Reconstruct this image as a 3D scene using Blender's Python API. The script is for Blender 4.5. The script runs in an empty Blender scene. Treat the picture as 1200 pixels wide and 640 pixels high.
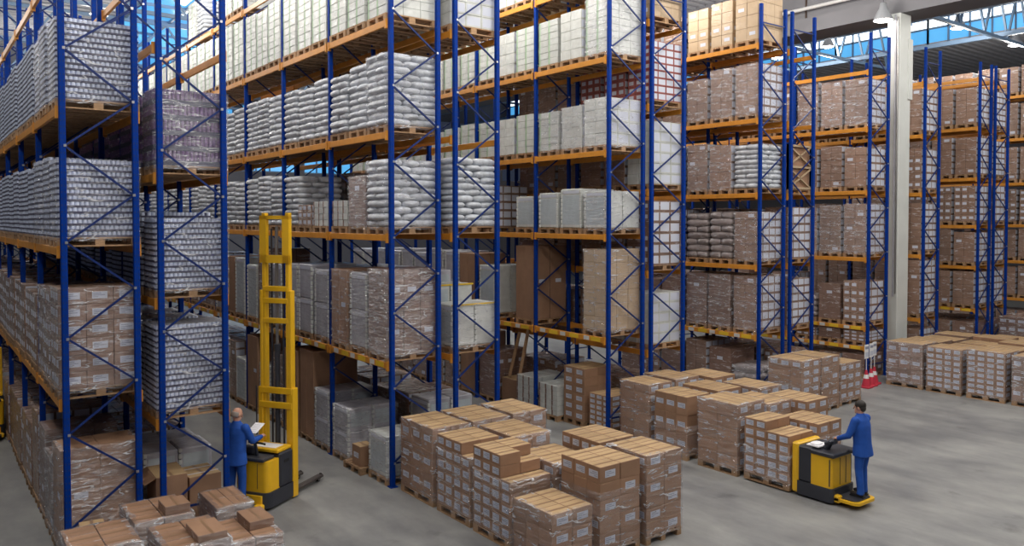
import bpy, math, random
from mathutils import Vector, Matrix, Euler, noise
PI = math.pi
S = bpy.context.scene
COL = S.collection
rnd = random.Random(7)

# ------------------------------------------------------------------ materials
MATS = {}
def mat(name, col, rough=.55, metal=0., var=.0, vscale=6., bump=0., bscale=30., coat=0., crough=.15,
        coatbump=0., emit=None, estr=0., objvar=0., stretch=None, spec=.5):
    if name in MATS: return MATS[name]
    m = bpy.data.materials.new(name); m.use_nodes = True
    nt = m.node_tree; N = nt.nodes; L = nt.links
    b = N['Principled BSDF']
    b.inputs['Roughness'].default_value = rough; b.inputs['Metallic'].default_value = metal
    b.inputs['Specular IOR Level'].default_value = spec
    b.inputs['Base Color'].default_value = (*col, 1)
    tc = N.new('ShaderNodeTexCoord'); vec = tc.outputs['Object']
    if stretch:
        mp = N.new('ShaderNodeMapping'); mp.inputs['Scale'].default_value = stretch
        L.new(vec, mp.inputs['Vector']); vec = mp.outputs[0]
    cur = None
    if var or objvar:
        rgb = N.new('ShaderNodeRGB'); rgb.outputs[0].default_value = (*col, 1); cur = rgb.outputs[0]
    if var:
        n = N.new('ShaderNodeTexNoise'); n.inputs['Scale'].default_value = vscale; n.inputs['Detail'].default_value = 4
        L.new(vec, n.inputs['Vector'])
        mr = N.new('ShaderNodeMapRange'); mr.inputs['From Min'].default_value = .3; mr.inputs['From Max'].default_value = .7
        mr.inputs['To Min'].default_value = 1 - var; mr.inputs['To Max'].default_value = 1 + var
        L.new(n.outputs['Fac'], mr.inputs['Value'])
        mx = N.new('ShaderNodeVectorMath'); mx.operation = 'SCALE'
        L.new(cur, mx.inputs[0]); L.new(mr.outputs[0], mx.inputs['Scale']); cur = mx.outputs[0]
    if objvar:
        oi = N.new('ShaderNodeObjectInfo')
        mr = N.new('ShaderNodeMapRange'); mr.inputs['To Min'].default_value = 1 - objvar; mr.inputs['To Max'].default_value = 1 + objvar
        L.new(oi.outputs['Random'], mr.inputs['Value'])
        mx = N.new('ShaderNodeVectorMath'); mx.operation = 'SCALE'
        L.new(cur, mx.inputs[0]); L.new(mr.outputs[0], mx.inputs['Scale']); cur = mx.outputs[0]
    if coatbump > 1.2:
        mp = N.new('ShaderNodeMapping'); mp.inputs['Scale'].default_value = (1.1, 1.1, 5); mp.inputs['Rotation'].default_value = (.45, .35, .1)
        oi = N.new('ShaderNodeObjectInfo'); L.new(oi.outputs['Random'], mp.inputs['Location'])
        L.new(tc.outputs['Object'], mp.inputs['Vector']); streak = gloss_streaks(N, L, mp.outputs[0], .5)
        mm = N.new('ShaderNodeMix'); mm.data_type = 'RGBA'; L.new(streak, mm.inputs[0]); L.new(cur, mm.inputs[6]); mm.inputs[7].default_value = (.75, .76, .8, 1); cur = mm.outputs[2]  # painted gloss streaks mixed into the base colour
    if cur: L.new(cur, b.inputs['Base Color'])
    if bump:
        n = N.new('ShaderNodeTexNoise'); n.inputs['Scale'].default_value = bscale; n.inputs['Detail'].default_value = 3
        L.new(vec, n.inputs['Vector'])
        bp = N.new('ShaderNodeBump'); bp.inputs['Strength'].default_value = bump; bp.inputs['Distance'].default_value = .01
        L.new(n.outputs['Fac'], bp.inputs['Height']); L.new(bp.outputs[0], b.inputs['Normal'])
    if coat:
        b.inputs['Coat Weight'].default_value = coat; b.inputs['Coat Roughness'].default_value = crough
        n = N.new('ShaderNodeTexNoise'); n.inputs['Scale'].default_value = 3.2; n.inputs['Detail'].default_value = 4; n.inputs['Distortion'].default_value = .6
        mp = N.new('ShaderNodeMapping'); mp.inputs['Scale'].default_value = (1.2, 1.2, 5); mp.inputs['Rotation'].default_value = (.35, .3, 0)
        L.new(tc.outputs['Object'], mp.inputs['Vector']); L.new(mp.outputs[0], n.inputs['Vector'])
        bp = N.new('ShaderNodeBump'); bp.inputs['Strength'].default_value = 1.; bp.inputs['Distance'].default_value = .075 * (coatbump or .6)
        L.new(n.outputs['Fac'], bp.inputs['Height']); L.new(bp.outputs[0], b.inputs['Coat Normal'])
    if emit:
        b.inputs['Emission Color'].default_value = (*emit, 1); b.inputs['Emission Strength'].default_value = estr
    MATS[name] = m
    return m

def gloss_streaks(N, L, vec, amt):
    # white streaks along film folds, gloss highlights painted as colour
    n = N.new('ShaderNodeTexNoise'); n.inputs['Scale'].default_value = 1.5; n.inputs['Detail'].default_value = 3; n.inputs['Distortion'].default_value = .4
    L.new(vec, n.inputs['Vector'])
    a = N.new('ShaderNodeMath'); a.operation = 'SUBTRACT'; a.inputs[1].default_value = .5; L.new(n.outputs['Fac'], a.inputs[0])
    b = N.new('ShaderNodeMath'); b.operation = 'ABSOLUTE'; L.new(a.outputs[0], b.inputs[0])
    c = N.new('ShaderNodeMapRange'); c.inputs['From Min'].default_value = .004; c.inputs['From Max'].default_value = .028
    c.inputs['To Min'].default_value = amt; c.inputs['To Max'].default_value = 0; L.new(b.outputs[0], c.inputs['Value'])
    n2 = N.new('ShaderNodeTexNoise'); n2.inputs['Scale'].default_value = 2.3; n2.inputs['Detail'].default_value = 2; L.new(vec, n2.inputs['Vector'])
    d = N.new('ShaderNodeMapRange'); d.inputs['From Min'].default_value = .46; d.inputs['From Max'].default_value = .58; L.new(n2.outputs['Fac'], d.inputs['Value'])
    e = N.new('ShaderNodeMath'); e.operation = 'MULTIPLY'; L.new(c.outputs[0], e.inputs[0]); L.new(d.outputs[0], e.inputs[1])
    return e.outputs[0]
def film_mat(name='stretch_film', haze=.015, gl=.085):
    m = bpy.data.materials.new(name); m.use_nodes = True
    nt = m.node_tree; N = nt.nodes; L = nt.links; N.clear()
    out = N.new('ShaderNodeOutputMaterial'); tr = N.new('ShaderNodeBsdfTransparent'); tr.inputs[0].default_value = (.97, .97, .98, 1)
    g = N.new('ShaderNodeBsdfGlossy'); g.inputs['Roughness'].default_value = .24; g.inputs['Color'].default_value = (.95, .96, 1, 1)
    d = N.new('ShaderNodeBsdfDiffuse'); d.inputs[0].default_value = (.75, .76, .8, 1)
    tc = N.new('ShaderNodeTexCoord'); mp = N.new('ShaderNodeMapping'); mp.inputs['Scale'].default_value = (1.1, 1.1, 5); mp.inputs['Rotation'].default_value = (.45, .35, .1)
    n = N.new('ShaderNodeTexNoise'); n.inputs['Scale'].default_value = 3.4; n.inputs['Detail'].default_value = 4; n.inputs['Distortion'].default_value = .7
    L.new(tc.outputs['Object'], mp.inputs[0]); L.new(mp.outputs[0], n.inputs['Vector'])
    bp = N.new('ShaderNodeBump'); bp.inputs['Strength'].default_value = 1.; bp.inputs['Distance'].default_value = .12
    L.new(n.outputs['Fac'], bp.inputs['Height']); L.new(bp.outputs[0], g.inputs['Normal'])
    n2 = N.new('ShaderNodeTexNoise'); n2.inputs['Scale'].default_value = 2.6; n2.inputs['Detail'].default_value = 7; n2.inputs['Roughness'].default_value = .7
    L.new(mp.outputs[0], n2.inputs['Vector'])
    cr = N.new('ShaderNodeMapRange'); cr.inputs['From Min'].default_value = .48; cr.inputs['From Max'].default_value = .72
    cr.inputs['To Min'].default_value = haze * .5; cr.inputs['To Max'].default_value = haze * 5; L.new(n2.outputs['Fac'], cr.inputs['Value'])
    streak = gloss_streaks(N, L, mp.outputs[0], .75); mxh = N.new('ShaderNodeMath'); mxh.operation = 'ADD'; mxh.use_clamp = True  # painted highlight streaks whiten the film
    L.new(cr.outputs[0], mxh.inputs[0]); L.new(streak, mxh.inputs[1])
    m1 = N.new('ShaderNodeMixShader'); L.new(mxh.outputs[0], m1.inputs[0]); L.new(tr.outputs[0], m1.inputs[1]); L.new(d.outputs[0], m1.inputs[2])
    m2 = N.new('ShaderNodeMixShader'); m2.inputs[0].default_value = gl; L.new(m1.outputs[0], m2.inputs[1]); L.new(g.outputs[0], m2.inputs[2])
    L.new(m2.outputs[0], out.inputs[0]); MATS[name] = m
    return m

M = {}
M['blue'] = mat('blue_paint', (.001, .032, .24), .55, var=.08, vscale=3, spec=.08)
M['blued'] = mat('blue_brace', (.005, .022, .13), .5, spec=.3)
M['hole'] = mat('slot_shadow', (.01, .02, .12), .8)
M['bolt'] = mat('zinc', (.5, .5, .52), .35, metal=.8)
M['orange'] = mat('orange_beam', (.63, .26, .03), .45, var=.08)
M['sty'] = mat('yellow_sticker', (.75, .5, .03), .5)
M['stw'] = mat('white_sticker', (.62, .62, .62), .5)
M['wood'] = mat('pallet_wood', (.36, .22, .12), .8, var=.25, vscale=5, bump=.3, stretch=(3, 12, 12), objvar=.2)
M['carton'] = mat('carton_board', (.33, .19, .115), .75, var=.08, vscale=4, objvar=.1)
M['cartontop'] = mat('carton_lit_top', (.47, .32, .17), .75, var=.05, vscale=4, objvar=.08)  # same board as the sides, overhead light painted in as a paler top
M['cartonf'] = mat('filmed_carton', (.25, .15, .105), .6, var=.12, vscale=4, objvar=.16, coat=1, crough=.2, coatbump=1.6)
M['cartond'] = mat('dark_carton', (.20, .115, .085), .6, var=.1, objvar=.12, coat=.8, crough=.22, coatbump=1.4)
M['tan'] = mat('tan_carton', (.44, .32, .20), .65, var=.05, objvar=.06, coat=.5, crough=.2)
M['gap'] = mat('carton_gap', (.05, .03, .022), .9)
M['tape'] = mat('carton_tape', (.27, .16, .09), .4)
M['label'] = mat('paper_label', (.56, .59, .68), .6)
M['print'] = mat('label_print', (.26, .28, .36), .6)
M['white'] = mat('white_sack', (.52, .55, .60), .5, var=.22, vscale=7, bump=1, bscale=22, coat=.7, crough=.2, objvar=.08, coatbump=.9)
M['sackp'] = mat('sack_print', (.25, .33, .5), .6)
M['whitebox'] = mat('white_carton', (.56, .58, .56), .5, var=.1, coat=.7, crough=.2, objvar=.08, coatbump=.9)
M['wgap'] = mat('white_gap', (.30, .32, .31), .8)
M['green'] = mat('green_edge', (.35, .5, .33), .6)
M['grey'] = mat('grey_panel', (.40, .40, .45), .5, var=.12, vscale=4, coat=.6, objvar=.12, coatbump=.9)
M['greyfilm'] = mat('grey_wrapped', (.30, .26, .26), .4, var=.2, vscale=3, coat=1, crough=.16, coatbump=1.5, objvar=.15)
M['can'] = mat('can_side', (.62, .68, .84), .35, metal=.05, var=.28, vscale=8)
M['canlid'] = mat('can_lid', (.6, .62, .65), .3, metal=.7)
M['tray'] = mat('tray_board', (.07, .07, .12), .7)
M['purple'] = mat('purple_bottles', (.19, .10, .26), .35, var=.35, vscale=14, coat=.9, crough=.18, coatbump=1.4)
M['red'] = mat('red_print', (.32, .09, .08), .5)
M['yellow'] = mat('truck_yellow', (.82, .47, .015), .35, var=.03)
M['dark'] = mat('truck_charcoal', (.03, .033, .045), .45)
M['rubber'] = mat('rubber', (.012, .012, .013), .8)
M['steel'] = mat('steel', (.35, .34, .33), .35, metal=.9)
M['forks'] = mat('worn_fork_steel', (.10, .085, .08), .5, metal=.4)
M['cloth'] = mat('blue_workwear', (.008, .075, .38), .8, var=.12, vscale=9, bump=.5, bscale=9)
M['skin'] = mat('skin', (.55, .29, .20), .5)
M['hairg'] = mat('grey_hair', (.30, .27, .25), .7)
M['haird'] = mat('dark_hair', (.02, .015, .012), .6)
M['eye'] = mat('eye_dark', (.02, .02, .02), .3)
M['lips'] = mat('lips', (.35, .13, .1), .5)
M['shoe'] = mat('shoe_leather', (.02, .018, .02), .5)
M['paper'] = mat('paper', (.85, .85, .88), .6)
M['cone'] = mat('red_plastic', (.55, .03, .06), .5)
M['conew'] = mat('white_band', (.8, .8, .8), .45)
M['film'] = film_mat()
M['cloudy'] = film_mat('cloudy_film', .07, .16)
M['pale'] = mat('pale_panel', (.44, .50, .54), .4, var=.08, coat=.8, coatbump=.9)

# ------------------------------------------------------------------ mesh builder
class MB:
    def __init__(s): s.v = []; s.f = []; s.m = []; s.mats = []; s.sm = []
    def mi(s, m):
        m = M[m] if isinstance(m, str) else m
        if m not in s.mats: s.mats.append(m)
        return s.mats.index(m)
    def add(s, vs, fs, m, smooth=False, T=None):
        o = len(s.v); k = s.mi(m)
        for p in vs:
            s.v.append(tuple(T @ Vector(p)) if T else tuple(p))
        for f in fs:
            s.f.append([o + i for i in f]); s.m.append(k); s.sm.append(smooth)
    def box(s, x0, x1, y0, y1, z0, z1, m, T=None):
        vs = [(x, y, z) for z in (z0, z1) for y in (y0, y1) for x in (x0, x1)]
        s.add(vs, [(0, 2, 3, 1), (4, 5, 7, 6), (0, 1, 5, 4), (2, 6, 7, 3), (0, 4, 6, 2), (1, 3, 7, 5)], m, False, T)
    def cbox(s, x0, x1, y0, y1, z0, z1, m, c=.006, T=None, mtop=None):
        ctr = Vector(((x0 + x1) / 2, (y0 + y1) / 2, (z0 + z1) / 2)); h = ((x1 - x0) / 2, (y1 - y0) / 2, (z1 - z0) / 2)
        c = min(c, min(h) * .45); idx = {}; vs = []
        for a in range(3):
            for sg in [(i, j, k) for i in (-1, 1) for j in (-1, 1) for k in (-1, 1)]:
                p = [sg[q] * (h[q] if q == a else h[q] - c) for q in range(3)]
                idx[(a, sg)] = len(vs); vs.append(ctr + Vector(p))
        def fix(f):
            n = (vs[f[1]] - vs[f[0]]).cross(vs[f[2]] - vs[f[0]]); cc = sum((vs[i] for i in f), Vector()) / len(f) - ctr
            return f if n.dot(cc) > 0 else f[::-1]
        main = []; rest = []; top = []
        for a in range(3):
            b, d = [q for q in range(3) if q != a]
            for t in (-1, 1):
                def sg(u, w):
                    r = [0, 0, 0]; r[a] = t; r[b] = u; r[d] = w; return tuple(r)
                f = fix([idx[(a, sg(u, w))] for u, w in ((-1, -1), (1, -1), (1, 1), (-1, 1))])
                (top if (a == 2 and t == 1) else main).append(f)
        for a in range(3):
            for b in range(a + 1, 3):
                d = 3 - a - b
                for t in (-1, 1):
                    for u in (-1, 1):
                        r = [0, 0, 0]; r[a] = t; r[b] = u
                        r1 = list(r); r1[d] = -1; r2 = list(r); r2[d] = 1
                        rest.append(fix([idx[(a, tuple(r1))], idx[(a, tuple(r2))], idx[(b, tuple(r2))], idx[(b, tuple(r1))]]))
        for sg_ in [(i, j, k) for i in (-1, 1) for j in (-1, 1) for k in (-1, 1)]:
            rest.append(fix([idx[(0, sg_)], idx[(1, sg_)], idx[(2, sg_)]]))
        s.add(vs, main + rest, m, False, T)
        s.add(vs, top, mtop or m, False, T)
    def cyl(s, p0, p1, r0, r1=None, m='steel', n=12, cap=True, smooth=True, T=None):
        r1 = r0 if r1 is None else r1
        p0 = Vector(p0); p1 = Vector(p1); d = (p1 - p0).normalized()
        u = d.orthogonal().normalized(); w = d.cross(u); vs = []
        for p, r in ((p0, r0), (p1, r1)):
            for i in range(n):
                a = 2 * PI * i / n; vs.append(p + (u * math.cos(a) + w * math.sin(a)) * r)
        s.add(vs, [(i, (i + 1) % n, n + (i + 1) % n, n + i) for i in range(n)], m, smooth, T)
        if cap: s.add(vs, [tuple(range(n))[::-1], tuple(range(n, 2 * n))], m, False, T)
    def bar(s, p0, p1, a, b, m, T=None):
        p0 = Vector(p0); p1 = Vector(p1); d = p1 - p0; L = d.length; q = d.to_track_quat('Z', 'Y').to_matrix().to_4x4()
        X = Matrix.Translation(p0) @ q
        s.box(-a / 2, a / 2, -b / 2, b / 2, 0, L, m, (T @ X) if T else X)
    def ell(s, c, r, m, nu=16, nv=10, T=None, e=1.):
        vs = []; fs = []
        sp = lambda v: math.copysign(abs(v) ** e, v)
        for j in range(1, nv):
            ph = PI * j / nv
            for i in range(nu):
                th = 2 * PI * i / nu
                vs.append((c[0] + r[0] * sp(math.sin(ph)) * sp(math.cos(th)), c[1] + r[1] * sp(math.sin(ph)) * sp(math.sin(th)), c[2] + r[2] * math.cos(ph)))
        t = len(vs); vs.append((c[0], c[1], c[2] + r[2])); vs.append((c[0], c[1], c[2] - r[2]))
        for j in range(nv - 2):
            for i in range(nu):
                a = j * nu + i; b = j * nu + (i + 1) % nu; fs.append((a, a + nu, b + nu, b))
        for i in range(nu):
            fs.append((t, i, (i + 1) % nu)); fs.append((t + 1, (nv - 2) * nu + (i + 1) % nu, (nv - 2) * nu + i))
        s.add(vs, fs, m, True, T)
    def cap(s, p0, p1, r0, r1, m, T=None, n=14):
        s.cyl(p0, p1, r0, r1, m, n, T=T); s.ell(p0, (r0,) * 3, m, n, 8, T); s.ell(p1, (r1,) * 3, m, n, 8, T)
    def loft(s, secs, m, n=20, T=None):   # secs: (cx,cy,z,rx,ry)
        vs = []; fs = []
        for cx, cy, z, rx, ry in secs:
            for i in range(n):
                a = 2 * PI * i / n
                vs.append((cx + rx * math.copysign(abs(math.cos(a)) ** .85, math.cos(a)), cy + ry * math.copysign(abs(math.sin(a)) ** .85, math.sin(a)), z))
        for k in range(len(secs) - 1):
            for i in range(n):
                a = k * n + i; b = k * n + (i + 1) % n; fs.append((a, b, b + n, a + n))
        fs.append(tuple(range(n))[::-1]); fs.append(tuple(range((len(secs) - 1) * n, len(secs) * n)))
        s.add(vs, fs, m, True, T)
    def mesh(s, name):
        me = bpy.data.meshes.new(name); me.from_pydata(s.v, [], s.f)
        for m in s.mats: me.materials.append(m)
        me.polygons.foreach_set('material_index', s.m); me.polygons.foreach_set('use_smooth', s.sm)
        me.update(); return me

CACHE = {}
def cached(key, fn):
    if key not in CACHE: CACHE[key] = fn()
    return CACHE[key]
def obj(name, me, parent=None, loc=(0, 0, 0), rz=0., **p):
    if isinstance(me, MB): me = me.mesh(name)
    o = bpy.data.objects.new(name, me); COL.objects.link(o); o.location = loc; o.rotation_euler = (0, 0, rz)
    if parent: o.parent = parent
    for k, v in p.items(): o[k] = v
    return o
def thing(name, label, cat, loc=(0, 0, 0), rz=0., group=None):
    o = bpy.data.objects.new(name, None); COL.objects.link(o); o.location = loc; o.rotation_euler = (0, 0, rz)
    o.empty_display_size = .2; o['label'] = label; o['category'] = cat
    if group: o['group'] = group
    return o
def tag(o, label, cat, group=None):
    o['label'] = label; o['category'] = cat
    if group: o['group'] = group
    return o
def struct(name, mb, label=None):
    o = obj(name, mb); o['kind'] = 'structure'
    if label: o['label'] = label
    return o
ORD = 'first second third fourth fifth sixth seventh eighth ninth tenth eleventh twelfth thirteenth fourteenth fifteenth sixteenth seventeenth eighteenth nineteenth twentieth'.split()
def ordn(i):
    return ORD[i] if i < 20 else 'twenty-' + ORD[i - 20]

# ------------------------------------------------------------------ setting
def mk_floor():
    m = bpy.data.materials.new('sealed_concrete'); m.use_nodes = True
    N = m.node_tree.nodes; L = m.node_tree.links; b = N['Principled BSDF']
    tc = N.new('ShaderNodeTexCoord')
    def ns(sc, det=5, st=None):
        n = N.new('ShaderNodeTexNoise'); n.inputs['Scale'].default_value = sc; n.inputs['Detail'].default_value = det; n.inputs['Roughness'].default_value = .6
        if st:
            mp = N.new('ShaderNodeMapping'); mp.inputs['Scale'].default_value = st; L.new(tc.outputs['Object'], mp.inputs[0]); L.new(mp.outputs[0], n.inputs['Vector'])
        else: L.new(tc.outputs['Object'], n.inputs['Vector'])
        return n
    a = ns(.35, 6); c = ns(1.6, 6, (1, .35, 1)); e = ns(9, 3)
    r = N.new('ShaderNodeValToRGB'); r.color_ramp.elements[0].position = .38; r.color_ramp.elements[1].position = .64
    r.color_ramp.elements[0].color = (.16, .162, .17, 1); r.color_ramp.elements[1].color = (.33, .33, .318, 1)
    mx = N.new('ShaderNodeMath'); mx.operation = 'MULTIPLY_ADD'; mx.inputs[1].default_value = .5
    h = N.new('ShaderNodeMath'); h.operation = 'MULTIPLY'; h.inputs[1].default_value = .5
    L.new(c.outputs['Fac'], h.inputs[0]); L.new(a.outputs['Fac'], mx.inputs[0]); L.new(h.outputs[0], mx.inputs[2]); L.new(mx.outputs[0], r.inputs[0])
    # dark tyre scuffs
    sc = ns(1.1, 8, (1, 1, 1)); sr = N.new('ShaderNodeMapRange'); sr.inputs['From Min'].default_value = .62; sr.inputs['From Max'].default_value = .75
    sr.inputs['To Min'].default_value = 1; sr.inputs['To Max'].default_value = .6; L.new(sc.outputs['Fac'], sr.inputs[0])
    vm = N.new('ShaderNodeVectorMath'); vm.operation = 'SCALE'; L.new(r.outputs[0], vm.inputs[0]); L.new(sr.outputs[0], vm.inputs['Scale'])
    L.new(vm.outputs[0], b.inputs['Base Color'])
    rr = N.new('ShaderNodeMapRange'); rr.inputs['To Min'].default_value = .38; rr.inputs['To Max'].default_value = .62
    L.new(c.outputs['Fac'], rr.inputs[0]); L.new(rr.outputs[0], b.inputs['Roughness'])
    bp = N.new('ShaderNodeBump'); bp.inputs['Strength'].default_value = .08; L.new(e.outputs['Fac'], bp.inputs['Height']); L.new(bp.outputs[0], b.inputs['Normal'])
    f = MB(); f.box(-20, 75, -8, 62, -.2, 0, m); struct('floor', f)
mk_floor()
CONC = mat('painted_concrete', (.15, .15, .165), .7, var=.1, vscale=.8)
DECK = mat('corrugated_deck', (.42, .43, .47), .55, var=.05)
TRUSS = mat('truss_steel', (.16, .25, .38), .5)
WALLM = mat('wall_panel', (.13, .13, .15), .7, var=.04)
SKY = mat('sky_glass', (.1, .3, .5), .2, emit=(.10, .48, .95), estr=.8)
SKYW = mat('bright_sky_glass', (.8, .9, 1), .2, emit=(.85, .95, 1), estr=2.2)
def deck(mb, x0, x1, y0, y1, z, pitch=.5, axis='y'):
    # trapezoid sheeting, ribs run along x
    y = y0; vs = []
    prof = []
    while y < y1:
        prof += [(y, z), (y + pitch * .4, z), (y + pitch * .5, z + .09), (y + pitch * .9, z + .09)]; y += pitch
    prof.append((y1, z)); n = len(prof)
    vs = [(x0, a, b) for a, b in prof] + [(x1, a, b) for a, b in prof]
    mb.add(vs, [(i, i + 1, n + i + 1, n + i) for i in range(n - 1)], DECK)
    mb.box(x0, x1, y0, y1, z + .1, z + .22, DECK)
c = MB(); deck(c, -20, 28.2, -8, 34, 14.6); deck(c, -20, 28.2, 52, 62, 14.6); deck(c, -20, 8, 34, 52, 14.6); deck(c, 17.5, 28.2, 34, 52, 14.6); deck(c, 28.2, 46, -8, 62, 16.6); deck(c, 46, 75, -8, 62, 15.0)
struct('ceiling', c)
sk_ = MB()
for q in range(6): sk_.box(8 + q * 1.88, 8.1 + q * 1.88, 34, 52, 14.5, 14.7, TRUSS)
for q in range(7): sk_.box(8, 17.5, 34 + q * 3, 34.1 + q * 3, 14.5, 14.7, TRUSS)
sk_ = struct('window_20', sk_, 'glazed roof light strip'); p = MB(); p.box(8, 17.5, 34, 52, 14.62, 14.66, SKY); obj('pane', p, sk_)
w = MB(); w.box(-20, 75, 62, 62.3, 0, 9.0, WALLM); w.box(-20, 75, 62, 62.3, 14.2, 17, WALLM)
x = -20
while x < 75: w.box(x, x + .6, 62, 62.3, 9.0, 14.2, WALLM); x += 5
struct('wall_back', w)
w = MB(); w.box(75, 75.3, -8, 62, 0, 17, WALLM); struct('wall_right', w)
k = 1
for i in range(19):
    x0 = -19.4 + 5 * i
    f = MB()
    for zz in (9.0, 11.5, 14.1): f.box(x0, x0 + 4.4, 61.95, 62.1, zz, zz + .1, TRUSS)
    for q in range(5): f.box(x0 + q * 1.08, x0 + q * 1.08 + .08, 61.95, 62.1, 9.1, 14.1, TRUSS)
    if 6 <= i <= 10:
        o = struct('window_%d' % k, f); p = MB(); p.box(x0 + .05, x0 + 4.35, 62.1, 62.14, 9.05, 14.15, SKY); obj('pane', p, o); k += 1
# clerestory beyond the column line
for i in range(4, 12):
    y0 = -6 + i * 5.6; f = MB()
    for zz in (15.0, 15.95, 16.5): f.box(45.9, 46.1, y0, y0 + 5.6, zz, zz + .09, TRUSS)
    for q in range(6): f.box(45.9, 46.1, y0 + q * 1.12, y0 + q * 1.12 + .07, 15.0, 16.6, TRUSS)
    o = struct('window_%d' % k, f); k += 1
    p = MB(); p.box(46.02, 46.06, y0, y0 + 5.6, 15.05, 15.97, SKY); obj('pane', p, o)
    p = MB(); p.box(46.02, 46.06, y0, y0 + 5.6, 16.0, 16.52, SKYW); obj('pane', p, o)
# concrete beam with joints, conduit pipe, column
b = MB(); b.box(27.9, 28.7, -8, 62, 13.0, 16.7, CONC); b.box(27.55, 29.05, -8, 62, 12.45, 13.0, CONC)
for y in range(-6, 62, 4): b.box(27.86, 27.9, y, y + .06, 13.0, 16.7, 'gap')
b.cyl((27.5, -8, 13.35), (27.5, 30, 13.35), .07, m=mat('pipe_grey', (.5, .5, .5), .4))
for y in (2, 8, 14, 20): b.box(27.45, 27.9, y, y + .08, 13.2, 13.3, 'steel')
struct('trim_1', b, 'grey concrete roof beam along the column line with a pipe clipped to it')
cm = mat('column_paint', (.62, .64, .62), .6, var=.05, vscale=1.5)
b = MB(); b.cbox(27.45, 28.2, 14.1, 14.55, 0, 12.45, cm, .02)
b.box(27.40, 27.46, 14.22, 14.27, 2.6, 12.4, 'grey'); b.box(28.0, 28.25, 14.05, 14.1, 9.5, 11.6, cm)
b.cyl((27.42, 14.16, 2.7), (27.42, 14.16, 12.3), .025, m='steel')
struct('pillar', b, 'square white concrete column with a cable duct on its corner')
# steel trusses
def truss(x0, x1, y, z0, z1, nm, st=1.8):
    t = MB(); t.box(x0, x1, y - .07, y + .07, z0, z0 + .14, TRUSS); t.box(x0, x1, y - .07, y + .07, z1 - .14, z1, TRUSS)
    x = x0; up = False
    while x + st / 2 <= x1:
        t.bar((x, y, z1 if up else z0 + .1), (x + st / 2, y, z0 + .1 if up else z1), .09, .09, TRUSS); up = not up; x += st / 2
    struct(nm, t)
n = 2
for y in (9, 16, 23, 30, 38, 46): truss(29, 46, y, 13.57, 16.5, 'trim_%d' % n, 2.4); n += 1
for y in (32, 40, 48, 56): truss(-20, 27.5, y, 12.9, 14.5, 'trim_%d' % n, 2.2); n += 1
for x in (34.5, 40.5): 
    t = MB(); t.box(x - .08, x + .08, -8, 62, 13.75, 13.95, TRUSS); struct('trim_%d' % n, t); n += 1

# ------------------------------------------------------------------ racks
def post_mesh(H):
    b = MB(); b.cbox(-.046, .046, -.046, .046, .01, H, 'blue', .01)
    b.box(-.08, .08, -.09, .09, 0, .012, 'blue')
    z = .3
    while z < H - .1:
        for u in (-.022, .022):
            b.box(u - .006, u + .006, -.0472, -.046, z, z + .03, 'hole')
            b.box(-.0472, -.046, u - .006, u + .006, z, z + .03, 'hole')
        z += .10
    return b.mesh('upright_post')
def brace_mesh(D, H):
    b = MB(); z = .47; left = True
    b.bar((.03, 0, .46), (D - .03, 0, .46), .03, .034, 'blued')
    while z + .745 < H:
        a, c_ = (.03, D - .03) if left else (D - .03, .03)
        b.bar((a, 0, z), (c_, 0, z + .745), .03, .032, 'blued')
        b.box(a - .02, a + .02, -.056, -.03, z - .02, z + .02, 'bolt')
        left = not left; z += .745
    b.bar((.03, 0, z), (D - .03, 0, z), .03, .034, 'blued')
    return b.mesh('upright_frame')
BL = 2.70; BP = 2.80; Y0 = 13.95
def beam_mesh(st):
    b = MB(); b.cbox(-.025, .025, .05, BL + .05, -.13, 0, 'orange', .006)
    for y in (.045, BL + .005):
        b.box(-.035, .03, y, y + .05, -.17, .02, 'orange')
    if st:
        for q, (u, wd, m_) in enumerate([(.2, .34, 'sty'), (.6, .2, 'stw'), (1.0, .34, 'sty'), (1.5, .2, 'stw'), (1.8, .34, 'sty'), (2.3, .22, 'stw')]):
            b.box(-.0275, -.025, u, u + wd, -.115, -.015, m_)
    return b.mesh('beam')
LVX = [2.47, 4.95, 7.02, 9.2, 11.1]; LVY = [1.97, 3.98, 6.05, 8.18, 10.3]; LVF = [1.79, 3.46, 5.07, 6.93, 8.91, 10.81]
LVE = [1.08, 1.74, 4.03, 6.25, 8.33, 10.2]
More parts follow.
